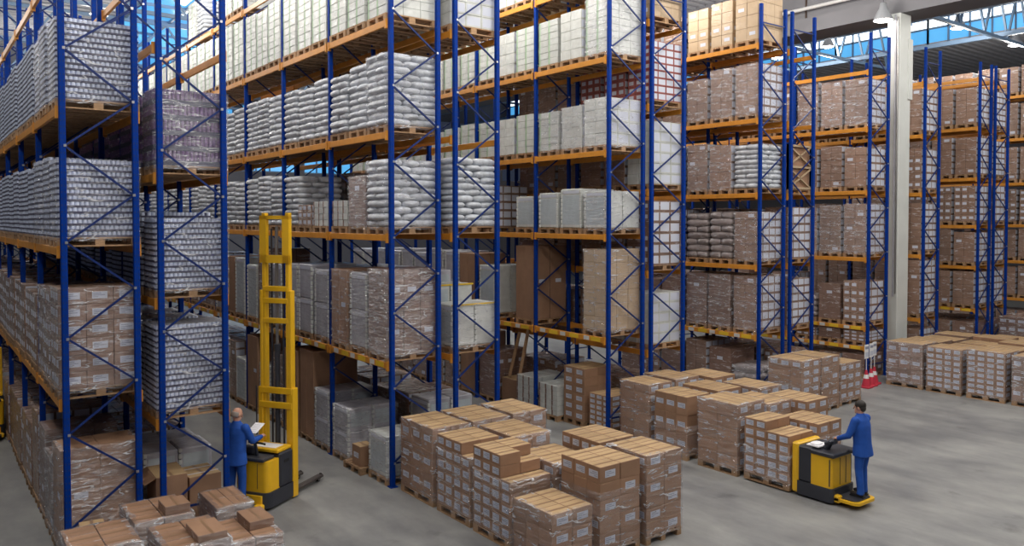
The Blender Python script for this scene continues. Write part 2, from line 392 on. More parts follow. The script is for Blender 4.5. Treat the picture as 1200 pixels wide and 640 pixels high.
RACKS = {  # x0,x1,levels,bays,H,desc, label
 'A1': (1.89, 2.92, [2.49, 4.87, 7.02, 9.2], 9, 11.6, 'leftmost rack', 'blue and orange pallet rack stacked with canned goods, leftmost in the hall'),
 'A2': (3.29, 4.32, LVY[:4], 7, 11.6, 'rack backing leftmost one', 'blue rack with an empty top level, backing onto the leftmost rack'),
 'B1': (7.56, 8.63, [2.47, 5.0, 7.02, 9.2, 11.1], 9, 12.2, 'white sack rack', 'blue and orange rack beside the mast truck, full of white sacks'),
 'B2': (9.05, 10.12, [2.47, 5.0, 7.02, 9.2, 11.1], 4, 12.2, 'rack backing white sack rack', 'blue rack backing onto the white-sack rack, third shelf empty at its end'),
 'C1': (13.44, 14.61, [2.43, 4.93, 6.96, 9.2, 11.1], 5, 12.2, 'middle rack', 'middle blue rack with white refrigerators on its second shelf'),
 'C2': (14.92, 16.12, LVY, 3, 11.6, 'rack backing middle one', 'blue rack backing onto the middle one, red-printed cartons up high'),
 'D1': (19.38, 20.53, LVY, 3, 11.42, 'brown carton rack', 'blue rack of film-wrapped brown cartons, right of the middle pair'),
 'D2': (20.87, 22.02, LVY, 2, 11.42, 'rack backing brown carton rack', 'narrow-looking blue rack end behind the brown-carton rack'),
 'E1': (25.27, 26.42, LVE, 3, 11.42, 'rack left of column', 'blue rack left of the white column with empty yellow beams on top'),
 'F0': (28.97, 30.05, [1.74, 4.03, 6.25, 8.33, 10.2], 2, 11.42, 'rack right of column', 'blue rack just right of the white column'),
 'F1': (33.34, 34.33, LVF, 3, 11.42, 'second rack right of column', 'blue six-level rack second to the right of the column'),
 'F2': (34.72, 35.93, LVF, 2, 11.42, 'third rack right of column', 'blue rack end third to the right of the column'),
 'G1': (39.5, 40.6, LVF, 3, 11.42, 'right edge rack', 'blue rack cut by the right edge of the view'),
}
for rk, (x0, x1, lv, nb, H, d_, lab) in RACKS.items():
    r = thing('pallet_rack', lab, 'pallet rack', (x0, Y0, 0), 0, 'tall blue and orange pallet racks')
    D = round(x1 - x0, 2)
    for i in range(nb + 1):
        fr = obj('upright_frame', cached(('br', D, H), lambda: brace_mesh(D, H)), r, (0, i * BP, 0))
        for xx in (0, D): obj('upright_post', cached(('post', H), lambda: post_mesh(H)), fr, (xx, 0, 0))
    for li, z in enumerate(lv):
        st = (li == 0 and rk in ('B1', 'C1', 'D1', 'E1', 'F1')) or (rk == 'E1' and li == 1)
        for i in range(nb):
            obj('beam', cached(('beam', st), lambda: beam_mesh(st)), r, (-.055, i * BP, z))
            bb = obj('beam', cached(('beam', False), lambda: beam_mesh(False)), r, (D + .055, i * BP, z))

# ------------------------------------------------------------------ pallet and cargo meshes (local: x 0..lx, y 0..ly, z from 0)
def pallet_mesh(lx, ly, along='x'):
    b = MB()
    L_, W_ = (lx, ly) if along == 'x' else (ly, lx)
    def B(a0, a1, c0, c1, z0, z1):
        if along == 'x': b.box(a0, a1, c0, c1, z0, z1, 'wood')
        else: b.box(c0, c1, a0, a1, z0, z1, 'wood')
    n = 5; wd = .13 * W_ / .8
    for i in range(n):
        c0 = i * (W_ - wd) / (n - 1); B(0, L_, c0, c0 + wd, .122, .144)
    for a in (0, L_ / 2 - .07, L_ - .14):
        B(a, a + .14, 0, W_, .1, .122)
        for c0 in (0, W_ / 2 - .07, W_ - .1): B(a, a + .14, c0, c0 + .1, .022, .1)
    for c0 in (0, W_ / 2 - .07, W_ - .1): B(0, L_, c0, c0 + .1, 0, .022)
    return b.mesh('pallet')
def label_on(b, side, cx, cy, cz, hx, hy, w_, h_, pr=True):
    e = .0025
    if side == 'x':
        b.box(cx - hx - e, cx - hx, cy - w_ / 2, cy + w_ / 2, cz - h_ / 2, cz + h_ / 2, 'label')
        if pr:
            for q, (u0, u1) in enumerate(((-.42, .1), (-.42, .35), (-.42, -.1))):
                z = cz + h_ * (.28 - .26 * q); b.box(cx - hx - e * 1.6, cx - hx - e, cy + w_ * u0, cy + w_ * u1, z - h_ * .06, z + h_ * .04, 'print')
    else:
        b.box(cx - w_ / 2, cx + w_ / 2, cy - hy - e, cy - hy, cz - h_ / 2, cz + h_ / 2, 'label')
        if pr:
            for q, (u0, u1) in enumerate(((-.42, .1), (-.42, .35), (-.42, -.1))):
                z = cz + h_ * (.28 - .26 * q); b.box(cx + w_ * u0, cx + w_ * u1, cy - hy - e * 1.6, cy - hy - e, z - h_ * .06, z + h_ * .04, 'print')
def carton_mesh(dx, dy, dz, lx_, ly_, m='carton', mt='cartontop'):
    b = MB(); g = .003
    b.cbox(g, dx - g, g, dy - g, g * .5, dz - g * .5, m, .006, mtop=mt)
    if dx > dy: b.box(g, dx - g, dy / 2 - .022, dy / 2 + .022, dz - g, dz, 'tape')
    else: b.box(dx / 2 - .022, dx / 2 + .022, g, dy - g, dz - g, dz, 'tape')
    if lx_: label_on(b, 'x', dx / 2, dy / 2, dz * .52, dx / 2 - g, 0, min(dy * .66, .22), min(dz * .56, .11))
    if ly_: label_on(b, 'y', dx / 2, dy / 2, dz * .52, 0, dy / 2 - g, min(dx * .66, .22), min(dz * .56, .11))
    return b.mesh('carton')
def grid_cargo(lx, ly, h, nx, ny, nz, m, mt, labx=0, laby=0, seed=0, lidm=None, band=None, lab_m='label'):
    r = random.Random(seed); b = MB(); dx, dy, dz = lx / nx, ly / ny, h / nz
    b.box(.015, lx - .015, .015, ly - .015, .005, h - .02, 'wgap' if m == 'whitebox' else 'gap')
    for k in range(nz):
        for i in range(nx):
            for j in range(ny):
                if 0 < i < nx - 1 and 0 < j < ny - 1 and k < nz - 1: continue
                jx, jy = r.uniform(-.005, .005), r.uniform(-.005, .005); g = .004
                b.cbox(i * dx + g + jx, (i + 1) * dx - g + jx, j * dy + g + jy, (j + 1) * dy - g + jy, k * dz + .002, (k + 1) * dz - .003, m, .006, mtop=mt)
                cx, cy, cz = (i + .5) * dx + jx, (j + .5) * dy + jy, (k + .52) * dz
                if labx and i == 0 and r.random() < labx: label_on(b, 'x', cx, cy, cz, dx / 2 - g, 0, min(dy * .6, .2), min(dz * .5, .1), False)
                if laby and j == 0 and r.random() < laby: label_on(b, 'y', cx, cy, cz, 0, dy / 2 - g, *((dx * .84, dz * .72) if laby == 1 else (min(dx * .6, .2), min(dz * .5, .1))), False)
                if band and i == 0: b.box(i * dx + jx - .002 + g, i * dx + g + jx + .01, (j + 1) * dy - .07, (j + 1) * dy - .012, k * dz + .004, (k + 1) * dz - .004, band)
    return b.mesh('cargo')
def pillow(b, cx, cy, cz, ax, ay, az, m, r, nu=14, nv=7):
    vs = []; fs = []; o = Vector((r.uniform(0, 50), r.uniform(0, 50), 0))
    for j in range(nv + 1):
        ph = PI * j / nv
        for i in range(nu):
            th = 2 * PI * i / nu; sp = lambda v, e: math.copysign(abs(v) ** e, v)
            s_ = math.sin(ph) ** .38 if 0 < j < nv else 0
            p = Vector((ax * s_ * sp(math.cos(th), .32), ay * s_ * sp(math.sin(th), .32), az * math.cos(ph)))
            k = noise.noise(p * 8 + o) * .035
            vs.append((cx + p.x + k, cy + p.y + k * .8, cz + p.z + k * .4))
    for j in range(nv):
        for i in range(nu):
            a = j * nu + i; c_ = j * nu + (i + 1) % nu; fs.append((a, a + nu, c_ + nu, c_))
    b.add(vs, fs, m, True)
def sack_positions(lx, ly, h, nz):
    out = []; dz = h / nz
    for k in range(nz):
        if k % 2 == 0:
            for i in range(2):
                for j in range(2): out.append(((i + .5) * lx / 2, (j + .5) * ly / 2, (k + .5) * dz, lx / 4 * 1.04, ly / 4 * 1.05, dz * .62))
        else:
            for i in range(3): out.append(((i + .5) * lx / 3, ly / 2, (k + .5) * dz, lx / 6 * 1.04, ly / 2 * 1.03, dz * .62))
    return out
def sack_cargo(lx, ly, h, nz, m, seed):
    r = random.Random(seed); b = MB(); b.box(.09, lx - .09, .09, ly - .09, .02, h - .12, m)
    for (cx, cy, cz, ax, ay, az) in sack_positions(lx, ly, h, nz):
        pillow(b, cx + r.uniform(-.015, .015), cy + r.uniform(-.015, .015), cz, ax, ay, az, m, r)
        if m == 'white' and cx < lx * .4 and r.random() < .5:
            pass
    return b.mesh('sacks')
def can_layer(b, lx, ly, z, dz, full, n=8, side='can', sh=0):
    nx, ny = (17, 11) if sh % 2 == 0 else (16, 10)
    ox = 0 if sh % 2 == 0 else lx / 34; oy = 0 if sh % 2 == 0 else ly / 22
    sx, sy = lx / 17, ly / 11; r_ = min(sx, sy) / 2 * .99
    b.box(-.002, lx + .002, -.002, ly + .002, z, z + dz * .34, 'tray')
    b.box(r_ * 1.6, lx - r_ * 1.6, r_ * 1.6, ly - r_ * 1.6, z, z + dz - .01, 'tray')
    for i in range(nx):
        for j in range(ny):
            if not full and 0 < i < nx - 1 and 0 < j < ny - 1: continue
            cx, cy = ox + (i + .5) * sx, oy + (j + .5) * sy
            if sh % 2: cy = oy + (j + .5) * sy if 0 < j < ny - 1 else (sy / 2 if j == 0 else ly - sy / 2); cx = cx if 0 < i < nx - 1 else (sx / 2 if i == 0 else lx - sx / 2)
            b.cyl((cx, cy, z + dz * .32), (cx, cy, z + dz - .004), r_, r_, side, n, cap=False)
            b.add([(cx + r_ * math.cos(2 * PI * q / n), cy + r_ * math.sin(2 * PI * q / n), z + dz - .004) for q in range(n)], [tuple(range(n))], 'canlid')
def can_cargo(lx, ly, h, nz, side='can'):
    b = MB(); dz = h / nz
    for k in range(nz): can_layer(b, lx, ly, k * dz, dz, k == nz - 1, 8, side, k)
    return b.mesh('cans')
def appliance_cargo(lx, ly, h, nx, ny, nz, seed=0, m='whitebox', strap=False):
    r = random.Random(seed); b = MB(); dx, dy, dz = lx / nx, ly / ny, h / nz
    for k in range(nz):
        for i in range(nx):
            for j in range(ny):
                x0, y0, z0 = i * dx + .012, j * dy + .012, k * dz + .004; x1, y1, z1 = x0 + dx - .024, y0 + dy - .024, z0 + dz - .008
                b.cbox(x0, x1, y0, y1, z0, z1, m, .02)
                b.box(x0 - .003, x0, y0 + .05, y1 - .05, z0 + .08, z1 - .16, 'pale' if m == 'whitebox' else 'grey')      # door panel toward the aisle
                b.box(x0 - .006, x0, y0 + .07, y1 - .07, z1 - .12, z1 - .05, 'label')
                b.box(x0 + .06, x1 - .06, y0 - .003, y0, z0 + .1, z1 - .1, 'pale' if r.random() < .6 else m)
                for (ya, yb) in ((y0 - .006, y0 + .05), (y1 - .05, y1 + .006)):          # notched foam corners
                    q = z0
                    while q < z1 - .05:
                        b.cbox(x0 - .02, x0 + .04, ya, yb, q, min(z1, q + .085), 'whitebox', .008); q += .11
    if strap: b.box(-.012, lx + .005, -.008, .0, h - .03, h + .006, 'sty')
    return b.mesh('appliances')
def film_mesh(lx, ly, h, seed=0, lip=.07, fm='film', amp=.012):
    r = random.Random(seed); b = MB(); off = .014; pts = []
    n1 = max(4, int(lx / .1)); n2 = max(4, int(ly / .1))
    for i in range(n1): pts.append((lx * i / n1, 0))
    for i in range(n2): pts.append((lx, ly * i / n2))
    for i in range(n1): pts.append((lx - lx * i / n1, ly))
    for i in range(n2): pts.append((0, ly - ly * i / n2))
    n = len(pts); nz = max(5, int(h / .12)); vs = []; cx, cy = lx / 2, ly / 2; so = seed * 3.1
    for k in range(nz + 1):
        z = -.06 + (h + .06) * k / nz
        for (px, py) in pts:
            d = Vector((px - cx, py - cy, 0)); nn = Vector((math.copysign(1, d.x) if abs(abs(d.x) - cx) < 1e-4 else 0, math.copysign(1, d.y) if abs(abs(d.y) - cy) < 1e-4 else 0, 0))
            o = off + noise.noise(Vector((px * 4 + so, py * 4, z * 5))) * amp
            vs.append((px + nn.x * o, py + nn.y * o, z))
    for f_ in (1.,):
        for (px, py) in pts:
            d = Vector((cx - px, cy - py, 0)); l = lip * r.uniform(.5, 1.3)
            vs.append((px + math.copysign(min(l, abs(d.x)), d.x), py + math.copysign(min(l, abs(d.y)), d.y), h + .008))
    fs = [(k * n + i, k * n + (i + 1) % n, (k + 1) * n + (i + 1) % n, (k + 1) * n + i) for k in range(nz + 1) for i in range(n)]
    b.add(vs, fs, fm, True)
    return b.mesh('stretch_film')

def crate_cargo(lx, ly, h):
    b = MB(); b.box(.05, lx - .05, .05, ly - .05, .02, h - .03, 'carton')
    for (p, q) in (((0, 0), (lx, 0)), ((0, 0), (0, ly)), ((lx, 0), (lx, ly)), ((0, ly), (lx, ly))):
        for z in (.04, h / 2, h - .04): b.bar((p[0], p[1], z), (q[0], q[1], z), .06, .06, 'tan')
        b.bar((p[0], p[1], 0), (p[0], p[1], h), .07, .07, 'tan'); b.bar((q[0], q[1], 0), (q[0], q[1], h), .07, .07, 'tan')
        for z in (0, h / 2):
            b.bar((p[0], p[1], z + .03), (q[0], q[1], z + h / 2 - .03), .05, .04, 'tan'); b.bar((q[0], q[1], z + .03), (p[0], p[1], z + h / 2 - .03), .05, .04, 'tan')
    return b.mesh('crate')
def cargo(kind, lx, ly, h, v):
    """returns (mesh, part name) for a rack load"""
    key = ('cg', kind, round(lx, 2), round(ly, 2), round(h, 2), v)
    def mk():
        rows = max(3, round(h / .24))
        if kind == 'cans': return can_cargo(lx, ly, h, max(4, round(h / .092)))
        if kind == 'bottles': return can_cargo(lx, ly, h, max(3, round(h / .24)), 'purple')
        if kind == 'sacks': return sack_cargo(lx, ly, h, max(4, round(h / .135)), 'white', v)
        if kind == 'greysacks': return sack_cargo(lx, ly, h, max(4, round(h / .2)), 'greyfilm', v)
        if kind == 'labelled': return grid_cargo(lx, ly, h, 3, 3, max(3, round(h / .27)), 'cartonf', 'cartonf', .9, 1, v)
        if kind == 'brown': return grid_cargo(lx, ly, h, 4, 2, rows, 'cartonf', 'cartonf', .07, 1, v)
        if kind == 'dark': return grid_cargo(lx, ly, h, 3, 1, 2, 'cartond', 'cartond', .3, .6, v)
        if kind == 'tall': return grid_cargo(lx, ly, h, 2, 2, 1, 'carton', 'carton', .4, .4, v)
        if kind == 'tan': return grid_cargo(lx, ly, h, 3, 2, max(3, round(h / .33)), 'tan', 'tan', .5, .1, v)
        if kind == 'whitebox': return grid_cargo(lx, ly, h, 3, 2, max(4, round(h / .17)), 'whitebox', 'whitebox', 0, 0, v, band='green')
        if kind == 'whitecarton': return grid_cargo(lx, ly, h, 3, 2, max(3, round(h / .26)), 'whitebox', 'whitebox', 0, 1, v)
        if kind == 'strips': return grid_cargo(lx, ly, h, 4, 3, max(3, round(h / .13)), 'whitebox', 'whitebox', 0, 0, v, band='cartond')
        if kind == 'redprint': return grid_cargo(lx, ly, h, 4, 3, max(3, round(h / .2)), 'red', 'cartond', 1, 1, v)
        if kind == 'crate': return crate_cargo(lx, ly, h)
        if kind == 'fridges': return appliance_cargo(lx, ly, h, 2, 1, 1, v)
        if kind == 'washers': return appliance_cargo(lx, ly, h, 2, 1, 2, v, 'grey')
        if kind == 'whitewash': return appliance_cargo(lx, ly, h, 2, 1, 1, v, 'whitebox', True)
    return cached(key, mk)
PART = dict(crate='crate', cans='canned_goods', bottles='bottle_packs', sacks='sacks', greysacks='sacks', labelled='cartons', brown='cartons', dark='cartons', tall='cartons', tan='cartons',
            whitebox='cartons', whitecarton='cartons', strips='cartons', redprint='cartons', fridges='appliances', washers='appliances', whitewash='appliances')
DESC = dict(crate='cross braced wooden crate', cans='canned goods', bottles='purple bottle packs', sacks='white sacks', greysacks='grey wrapped sacks', labelled='labelled brown cartons', brown='film-wrapped brown cartons',
            dark='dark brown cartons', tall='tall brown boxes', tan='tan cartons', whitebox='green edged white packs', whitecarton='white cartons', strips='brown edged white packs',
            redprint='red-printed cartons', fridges='white refrigerators', washers='grey wrapped appliances', whitewash='white appliances')
LVN = ['floor level', 'first shelf', 'second shelf', 'third shelf', 'fourth shelf', 'fifth shelf', 'sixth shelf']
SKIP = set()
for rk_, lv_, ids in [('A2', 1, [7, 8, 9, 10, 11]), ('B1', 1, [18, 20, 22, 23]), ('B1', 3, [18, 20, 22, 23]), ('B1', 5, [0, 1, 2, 3]), ('B2', 2, [2, 7]), ('C1', 2, [6, 7, 8, 9, 10, 11, 12, 13, 14]), ('C1', 4, [12, 13, 14]), ('C1', 5, [8, 9, 10, 11, 12, 13, 14]), ('D1', 2, [4, 5]), ('D1', 3, [4, 5]), ('D1', 5, [5]), ('D2', 2, [4, 5]), ('D2', 3, [2, 3, 4, 5]), ('E1', 1, [4, 5]), ('E1', 3, [3]), ('E1', 4, [4, 5]), ('F0', 3, [3, 4]), ('F1', 0, [4, 5]), ('G1', 0, [5, 6, 7, 8]), ('F1', 1, [3, 4, 5]), ('G1', 1, [3, 4, 5, 6, 7, 8]), ('F1', 2, [3, 4, 5]), ('F2', 2, [2]), ('G1', 2, [2, 5, 6, 7, 8]), ('F2', 3, [2]), ('G1', 3, [2, 3, 4, 5, 6, 7, 8]), ('F2', 4, [1, 2]), ('G1', 4, [2, 4, 5, 6, 7, 8]), ('F1', 5, [3, 4, 5]), ('F2', 5, [1, 2]), ('G1', 5, [3, 4, 5, 6]), ('G1', 6, [8])]:
    for i_ in ids: SKIP.add((rk_, lv_, i_))
def rack_load(rk, lev, idx, kind, h, film=False, detail=False):
    if (rk, lev, idx) in SKIP: return
    x0, x1, lv, nb, H, d_, _ = RACKS[rk]
    if idx >= nb * 3: return
    bay, sl = divmod(idx, 3)
    z = 0 if lev == 0 else lv[lev - 1] + .001
    r = random.Random(hash((ord(rk[0]) * 7 + int(rk[1]), lev, idx)) & 0xffff)
    ly = .80; lx = 1.2; xc = (x0 + x1) / 2 + r.uniform(-.02, .02)
    y = Y0 + bay * BP + .075 + sl * .90 + r.uniform(-.008, .012)
    name = 'white_carton_pallet' if kind in ('whitebox', 'whitecarton', 'strips') else {'canned_goods': 'canned_goods_pallet', 'bottle_packs': 'bottle_pallet', 'sacks': 'sack_pallet', 'cartons': 'carton_pallet', 'appliances': 'appliance_pallet', 'crate': 'crate_pallet'}[PART[kind]]
    lab = '%s, %s, %s, %s from near end' % (DESC[kind], LVN[lev], d_, ordn(idx))
    t = thing(name, lab, 'loaded pallet', (xc - lx / 2, y, z), 0, 'pallets of %s in %s' % (DESC[kind], d_))
    obj('pallet', cached(('pal', 1.2, .8), lambda: pallet_mesh(1.2, .8)), t)
    v = r.randrange(3); hh = round(h + r.choice((-.06, 0, 0, .04)), 2)
    cl, cw = 1.18, .78
    if kind in ('tall', 'dark'): cl, cw = 1.15, .8
    if kind in ('sacks', 'greysacks'): cl, cw = 1.2, .82
    if detail and kind == 'cans':
        nz = round(hh / .092); dz = hh / nz
        def lay(full, k):
            b = MB(); can_layer(b, cl, cw, 0, dz, full, 12, 'can', k); return b.mesh('can_layer')
        for k in range(nz): obj('can_layer', cached(('cl', hh, k == nz - 1, k % 2), lambda: lay(k == nz - 1, k)), t, (.01, .01, .145 + k * dz))
    elif detail and kind == 'sacks':
        nz = round(hh / .135)
        for (cx, cy, cz, ax, ay, az) in sack_positions(cl, cw, hh, nz):
            q = r.randrange(3)
            def one():
                b = MB(); pillow(b, 0, 0, 0, ax, ay, az, 'white', random.Random(q), 20, 10); return b.mesh('sack')
            obj('sack', cached(('sk', round(ax, 3), round(ay, 3), round(az, 4), q), one), t, (cx + r.uniform(-.02, .02), .01 + cy + r.uniform(-.02, .02), .145 + cz))
    elif detail and kind in ('labelled', 'tan'):
        nx, ny, nz = (3, 3, round(hh / .27)) if kind == 'labelled' else (3, 2, round(hh / .33))
        carton_parts(t, cl, cw, hh, nx, ny, nz, kind != 'tan', kind != 'tan', 'cartonf' if kind == 'labelled' else 'tan', 'cartonf' if kind == 'labelled' else 'tan', (.01, .01))
    else:
        obj(PART[kind], cargo(kind, cl, cw, hh, v), t, (.01, .01, .145))
    if film: obj('stretch_film', cached(('fl', cl, cw, hh, v, film), lambda: film_mesh(cl, cw, hh, v, fm='cloudy' if film == 2 else 'film')), t, (.01, .01, .146))
    return t
def carton_parts(t, lx, ly, h, nx, ny, nz, labx=True, laby=True, m='carton', mt='cartontop', off=(0, 0), cut=None, z0=.146, brick=False):
    dx, dy, dz = lx / nx, ly / ny, h / nz; r = random.Random(int(lx * 100 + h * 1000))
    for k in range(nz):
        for i in range(nx):
            for j in range(ny):
                if cut and cut(i, j, k): continue
                top = k == nz - 1 or (cut and cut(i, j, k + 1))
                if not (i == 0 or j == 0 or top or (cut and j > 0 and cut(i, j - 1, k))): continue
                a = bool(labx and i == 0); c_ = bool(laby and j == 0)
                if callable(labx): a = i == 0 and labx(j, k)
                if callable(laby): c_ = j == 0 and laby(i, k)
                o = obj('carton', cached(('ct', round(dx, 3), round(dy, 3), round(dz, 3), a, c_, m, mt), lambda: carton_mesh(dx, dy, dz, a, c_, m, mt)), t,
                    (off[0] + i * dx + r.uniform(-.004, .004), off[1] + j * dy + r.uniform(-.004, .004), z0 + k * dz))

# ---- fill racks: kind lists per level (index from the near end)
def fill(rk, lev, kinds, h, n=None, film=(), detail=()):
    n = n or RACKS[rk][3] * 3
    for i in range(n):
        kd = kinds[i] if i < len(kinds) else kinds[-1]
        hh = h[i] if isinstance(h, (list, tuple)) and i < len(h) else (h[-1] if isinstance(h, (list, tuple)) else h)
        if kd: rack_load(rk, lev, i, kd, hh, (2 if (rk, lev, i) in (('A1', 0, 0), ('A1', 0, 1), ('B1', 1, 0), ('A2', 3, 0), ('B1', 0, 2)) else True) if i in film else False, i in detail)
_ = None
fill('A1', 0, ['tall', 'brown', 'dark', 'brown', 'labelled', 'brown', 'brown'], [1.55, 1.3, 1.5, 1.6, 1.2], 21, film=(0, 1, 2))
fill('A1', 1, ['labelled'], [1.55, 1.45, 1.5, 1.35], 24, film=(0, 1, 2), detail=(0,))
fill('A1', 2, ['cans'], [1.22, 1.3, 1.25], 24, film=(0, 1, 2), detail=(0,))
fill('A1', 3, ['cans'], [1.25, 1.32, 1.3], 24, film=(0, 1, 2), detail=(0,))
fill('A2', 0, [_, 'washers', 'washers', 'brown'], 1.0, 9)
fill('A2', 1, ['cans'], [1.38, 1.3], 12, film=(0, 1), detail=(0,))
fill('A2', 2, ['cans'], [1.25, 1.3], 15, film=(0,), detail=(0,))
fill('A2', 3, ['bottles'], [1.32, 1.2, 1.3], 15, film=(0,))
fill('B1', 0, ['fridges', _, 'washers', 'washers', 'tall', 'tall', 'brown', 'washers', 'tall', 'fridges', 'brown'], [.9, .5, 1.05, 1.2, 2.0, 2.0, 1.7, 1.3, 1.9, 1.2, 1.6], 24, film=(0, 2, 3))
fill('B1', 1, ['dark', 'washers', 'tall', 'washers', 'washers', 'washers', 'washers', 'dark', 'fridges', 'fridges', 'tall', 'washers', 'brown'], [1.68, 1.62, 1.55, 1.6, 1.62, 1.6, 1.6, 1.9, 1.5, 1.6], 24, film=(0, 1, 2, 3))
fill('B1', 2, ['sacks', 'dark', 'strips', 'strips', 'labelled', 'sacks'], [1.3, 1.02, .62, .62, .5, 1.2, 1.25], 24, film=(0, 1), detail=(0,))
fill('B1', 3, ['sacks'], [1.38, 1.3, 1.25, 1.32, 1.28], 24, film=(0,), detail=(0, 1, 2))
fill('B1', 4, ['whitebox'], [1.5, 1.45, 1.5], 24)
fill('B1', 5, [_] * 9 + ['whitebox', 'whitebox', _, _, 'sacks', 'whitebox', _], [1.1], 24)
fill('B2', 0, [_, 'washers', 'brown'], [1.0, 1.2], 6)
fill('B2', 1, ['whitewash', 'whitewash', 'washers'], [.95, 1.3, 1.5], 6, film=(0,))
fill('B2', 2, ['sacks', 'sacks', 'brown'], [1.4, 1.3], 9, detail=(0,))
fill('B2', 3, [_, _, _, 'whitebox'], 1.3, 9)
fill('B2', 4, ['whitecarton', 'whitecarton', 'whitebox'], 1.5, 9)
fill('C1', 0, [_, _, 'strips', 'strips', _, 'dark', 'tall', 'brown'], [0, 0, .75, .85, 0, 1.3, 1.7], 12)
fill('C1', 1, ['tan', _, _, 'tall', _, 'fridges', 'tall', 'washers'], [1.95, 0, 0, 2.0, 0, 1.35, 1.7], 15, film=(0,), detail=(0,))
fill('C1', 2, ['fridges', 'fridges', 'fridges', 'fridges', _, 'brown', 'brown', 'sacks'], [.88, 1.0, .88, .85, 0, 1.2], 15, film=(0,))
fill('C1', 3, ['whitecarton', 'whitecarton', 'whitebox', 'whitebox', 'whitecarton', 'whitebox'], [1.15, 1.05, 1.0], 15, film=(0, 1, 2))
fill('C1', 4, ['whitebox', 'whitecarton', 'whitebox', 'whitebox', 'whitecarton', 'whitebox'], [1.7, 1.2, 1.15], 15, film=(0,))
fill('C1', 5, ['whitebox'], 1.0, 15)
fill('C2', 0, ['washers', 'brown', 'brown'], 1.0, 6)
fill('C2', 1, ['whitecarton', 'washers', 'brown'], [1.3, 1.2], 6)
fill('C2', 2, ['labelled', 'labelled', 'brown'], [1.65, 1.5], 6)
fill('C2', 3, ['whitecarton', 'brown'], [1.6, 1.4], 6)
fill('C2', 4, ['redprint', 'redprint', 'redprint', 'brown'], [1.5, 1.4], 6)
fill('C2', 5, ['tan', 'tan', 'tan'], [.9, 1.1], 6)
fill('D1', 0, ['greysacks', 'dark', 'brown', 'dark', 'labelled', 'dark'], [.9, 1.3, 1.4, 1.2], 6, film=(0,))
fill('D1', 1, ['brown', 'dark', 'dark', 'dark'], [1.5, 1.6, 1.6, 1.3], 6, film=(0, 1, 2))
fill('D1', 2, ['brown', 'greysacks', 'greysacks', 'brown'], [1.45, 1.35, 1.35, 1.5], 6, film=(0,))
fill('D1', 3, ['sacks', 'brown', 'brown', 'brown'], [1.25, 1.3, 1.35], 6, film=(1, 2))
fill('D1', 4, ['brown'], [1.45, 1.4, 1.3], 6, film=(0, 1, 2))
fill('D1', 5, ['tan', 'tan', 'tan', 'brown'], [1.4, 1.3, 1.25], 6)
for l, kd, hh in ((0, 'labelled', 1.2), (1, 'brown', 1.4), (2, 'brown', 1.5), (3, 'brown', 1.4), (4, 'redprint', 1.5), (5, 'redprint', 1.3)):
    fill('D2', l, ['crate' if l == 3 else kd, 'brown'] if l < 4 else [None, None, kd], hh, (3 if l == 0 else 6))
fill('E1', 0, ['dark', 'brown', 'dark'], [.6], 6)
fill('E1', 1, ['labelled', 'dark', 'labelled'], [.3, .36, .3], 6)
fill('E1', 2, ['labelled', 'dark', 'greysacks', 'brown', _, 'dark'], [1.35, 1.2, .8, 1.5], 6)
fill('E1', 3, ['brown'], [1.6, 1.6, 1.5], 6, film=(0, 1, 2))
fill('E1', 4, ['brown', 'brown', 'brown', _, 'tall'], [1.35, 1.4, 1.3], 6)
fill('E1', 5, ['brown'], [1.55, 1.5, 1.55], 6, film=(0, 1, 2))
for l, (kds, hh) in enumerate(((['brown', 'dark'], 1.2), (['brown', 'brown'], 1.9), (['brown', 'labelled'], 1.7), (['labelled', 'labelled'], 1.5), (['brown', 'whitecarton'], 1.5), (['brown', 'brown'], 1.5))):
    if l < 5: fill('F0', l, kds, hh, 5)
for l, (kds, hh) in enumerate(((['dark', 'brown'], 1.1), (['brown', 'brown', 'brown'], 1.3), (['brown', 'brown', 'dark'], 1.25), (['labelled'], 1.4), (['brown', 'brown'], 1.45), (['brown'], 1.4))):
    fill('F1', l, kds, hh, 6); fill('F2', l, kds, hh, 3); fill('G1', l, kds, hh, 9)
fill('G1', 6, ['brown'], 1.2, 9)

# ------------------------------------------------------------------ pallet loads standing on the floor
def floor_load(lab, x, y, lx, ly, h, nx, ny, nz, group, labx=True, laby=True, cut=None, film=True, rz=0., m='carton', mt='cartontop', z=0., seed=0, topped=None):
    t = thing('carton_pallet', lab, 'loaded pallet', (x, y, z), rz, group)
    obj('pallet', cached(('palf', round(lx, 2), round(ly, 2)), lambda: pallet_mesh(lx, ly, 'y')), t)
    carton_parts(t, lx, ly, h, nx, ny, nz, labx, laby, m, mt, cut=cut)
    if topped:   # loose cartons on the top layer
        for (ax, ay, dx, dy, dz) in topped:
            obj('carton', cached(('ct', dx, dy, dz, False, False, m, mt), lambda: carton_mesh(dx, dy, dz, False, False, m, mt)), t, (ax, ay, .146 + h))
    if film:
        hf = h if film is True else film
        obj('stretch_film', cached(('ff', round(lx, 2), round(ly, 2), round(hf, 2), seed, m), lambda: film_mesh(lx, ly, hf, seed, fm='cloudy' if m == 'cartonf' and x < 6 else 'film', amp=.03 if x < 6 else .012)), t, (0, 0, .147))
    return t
C_ = 'carton pallets in the block nearest the white-sack rack'
every3 = lambda j, k: k % 3 == 1
floor_load('brown carton pallet at the floor-block corner beside the white-sack rack post', 7.6, 12.50, .82, 1.19, 1.30, 2, 3, 3, C_, seed=1, m='carton', mt='cartontop')
floor_load('carton pallet with four label columns and a lowered front row, second in aisle row', 7.6, 11.27, .82, 1.08, 1.26, 2, 4, 6, C_, cut=lambda i, j, k: (k == 5 and j == 0), laby=False, film=1.05, seed=2)
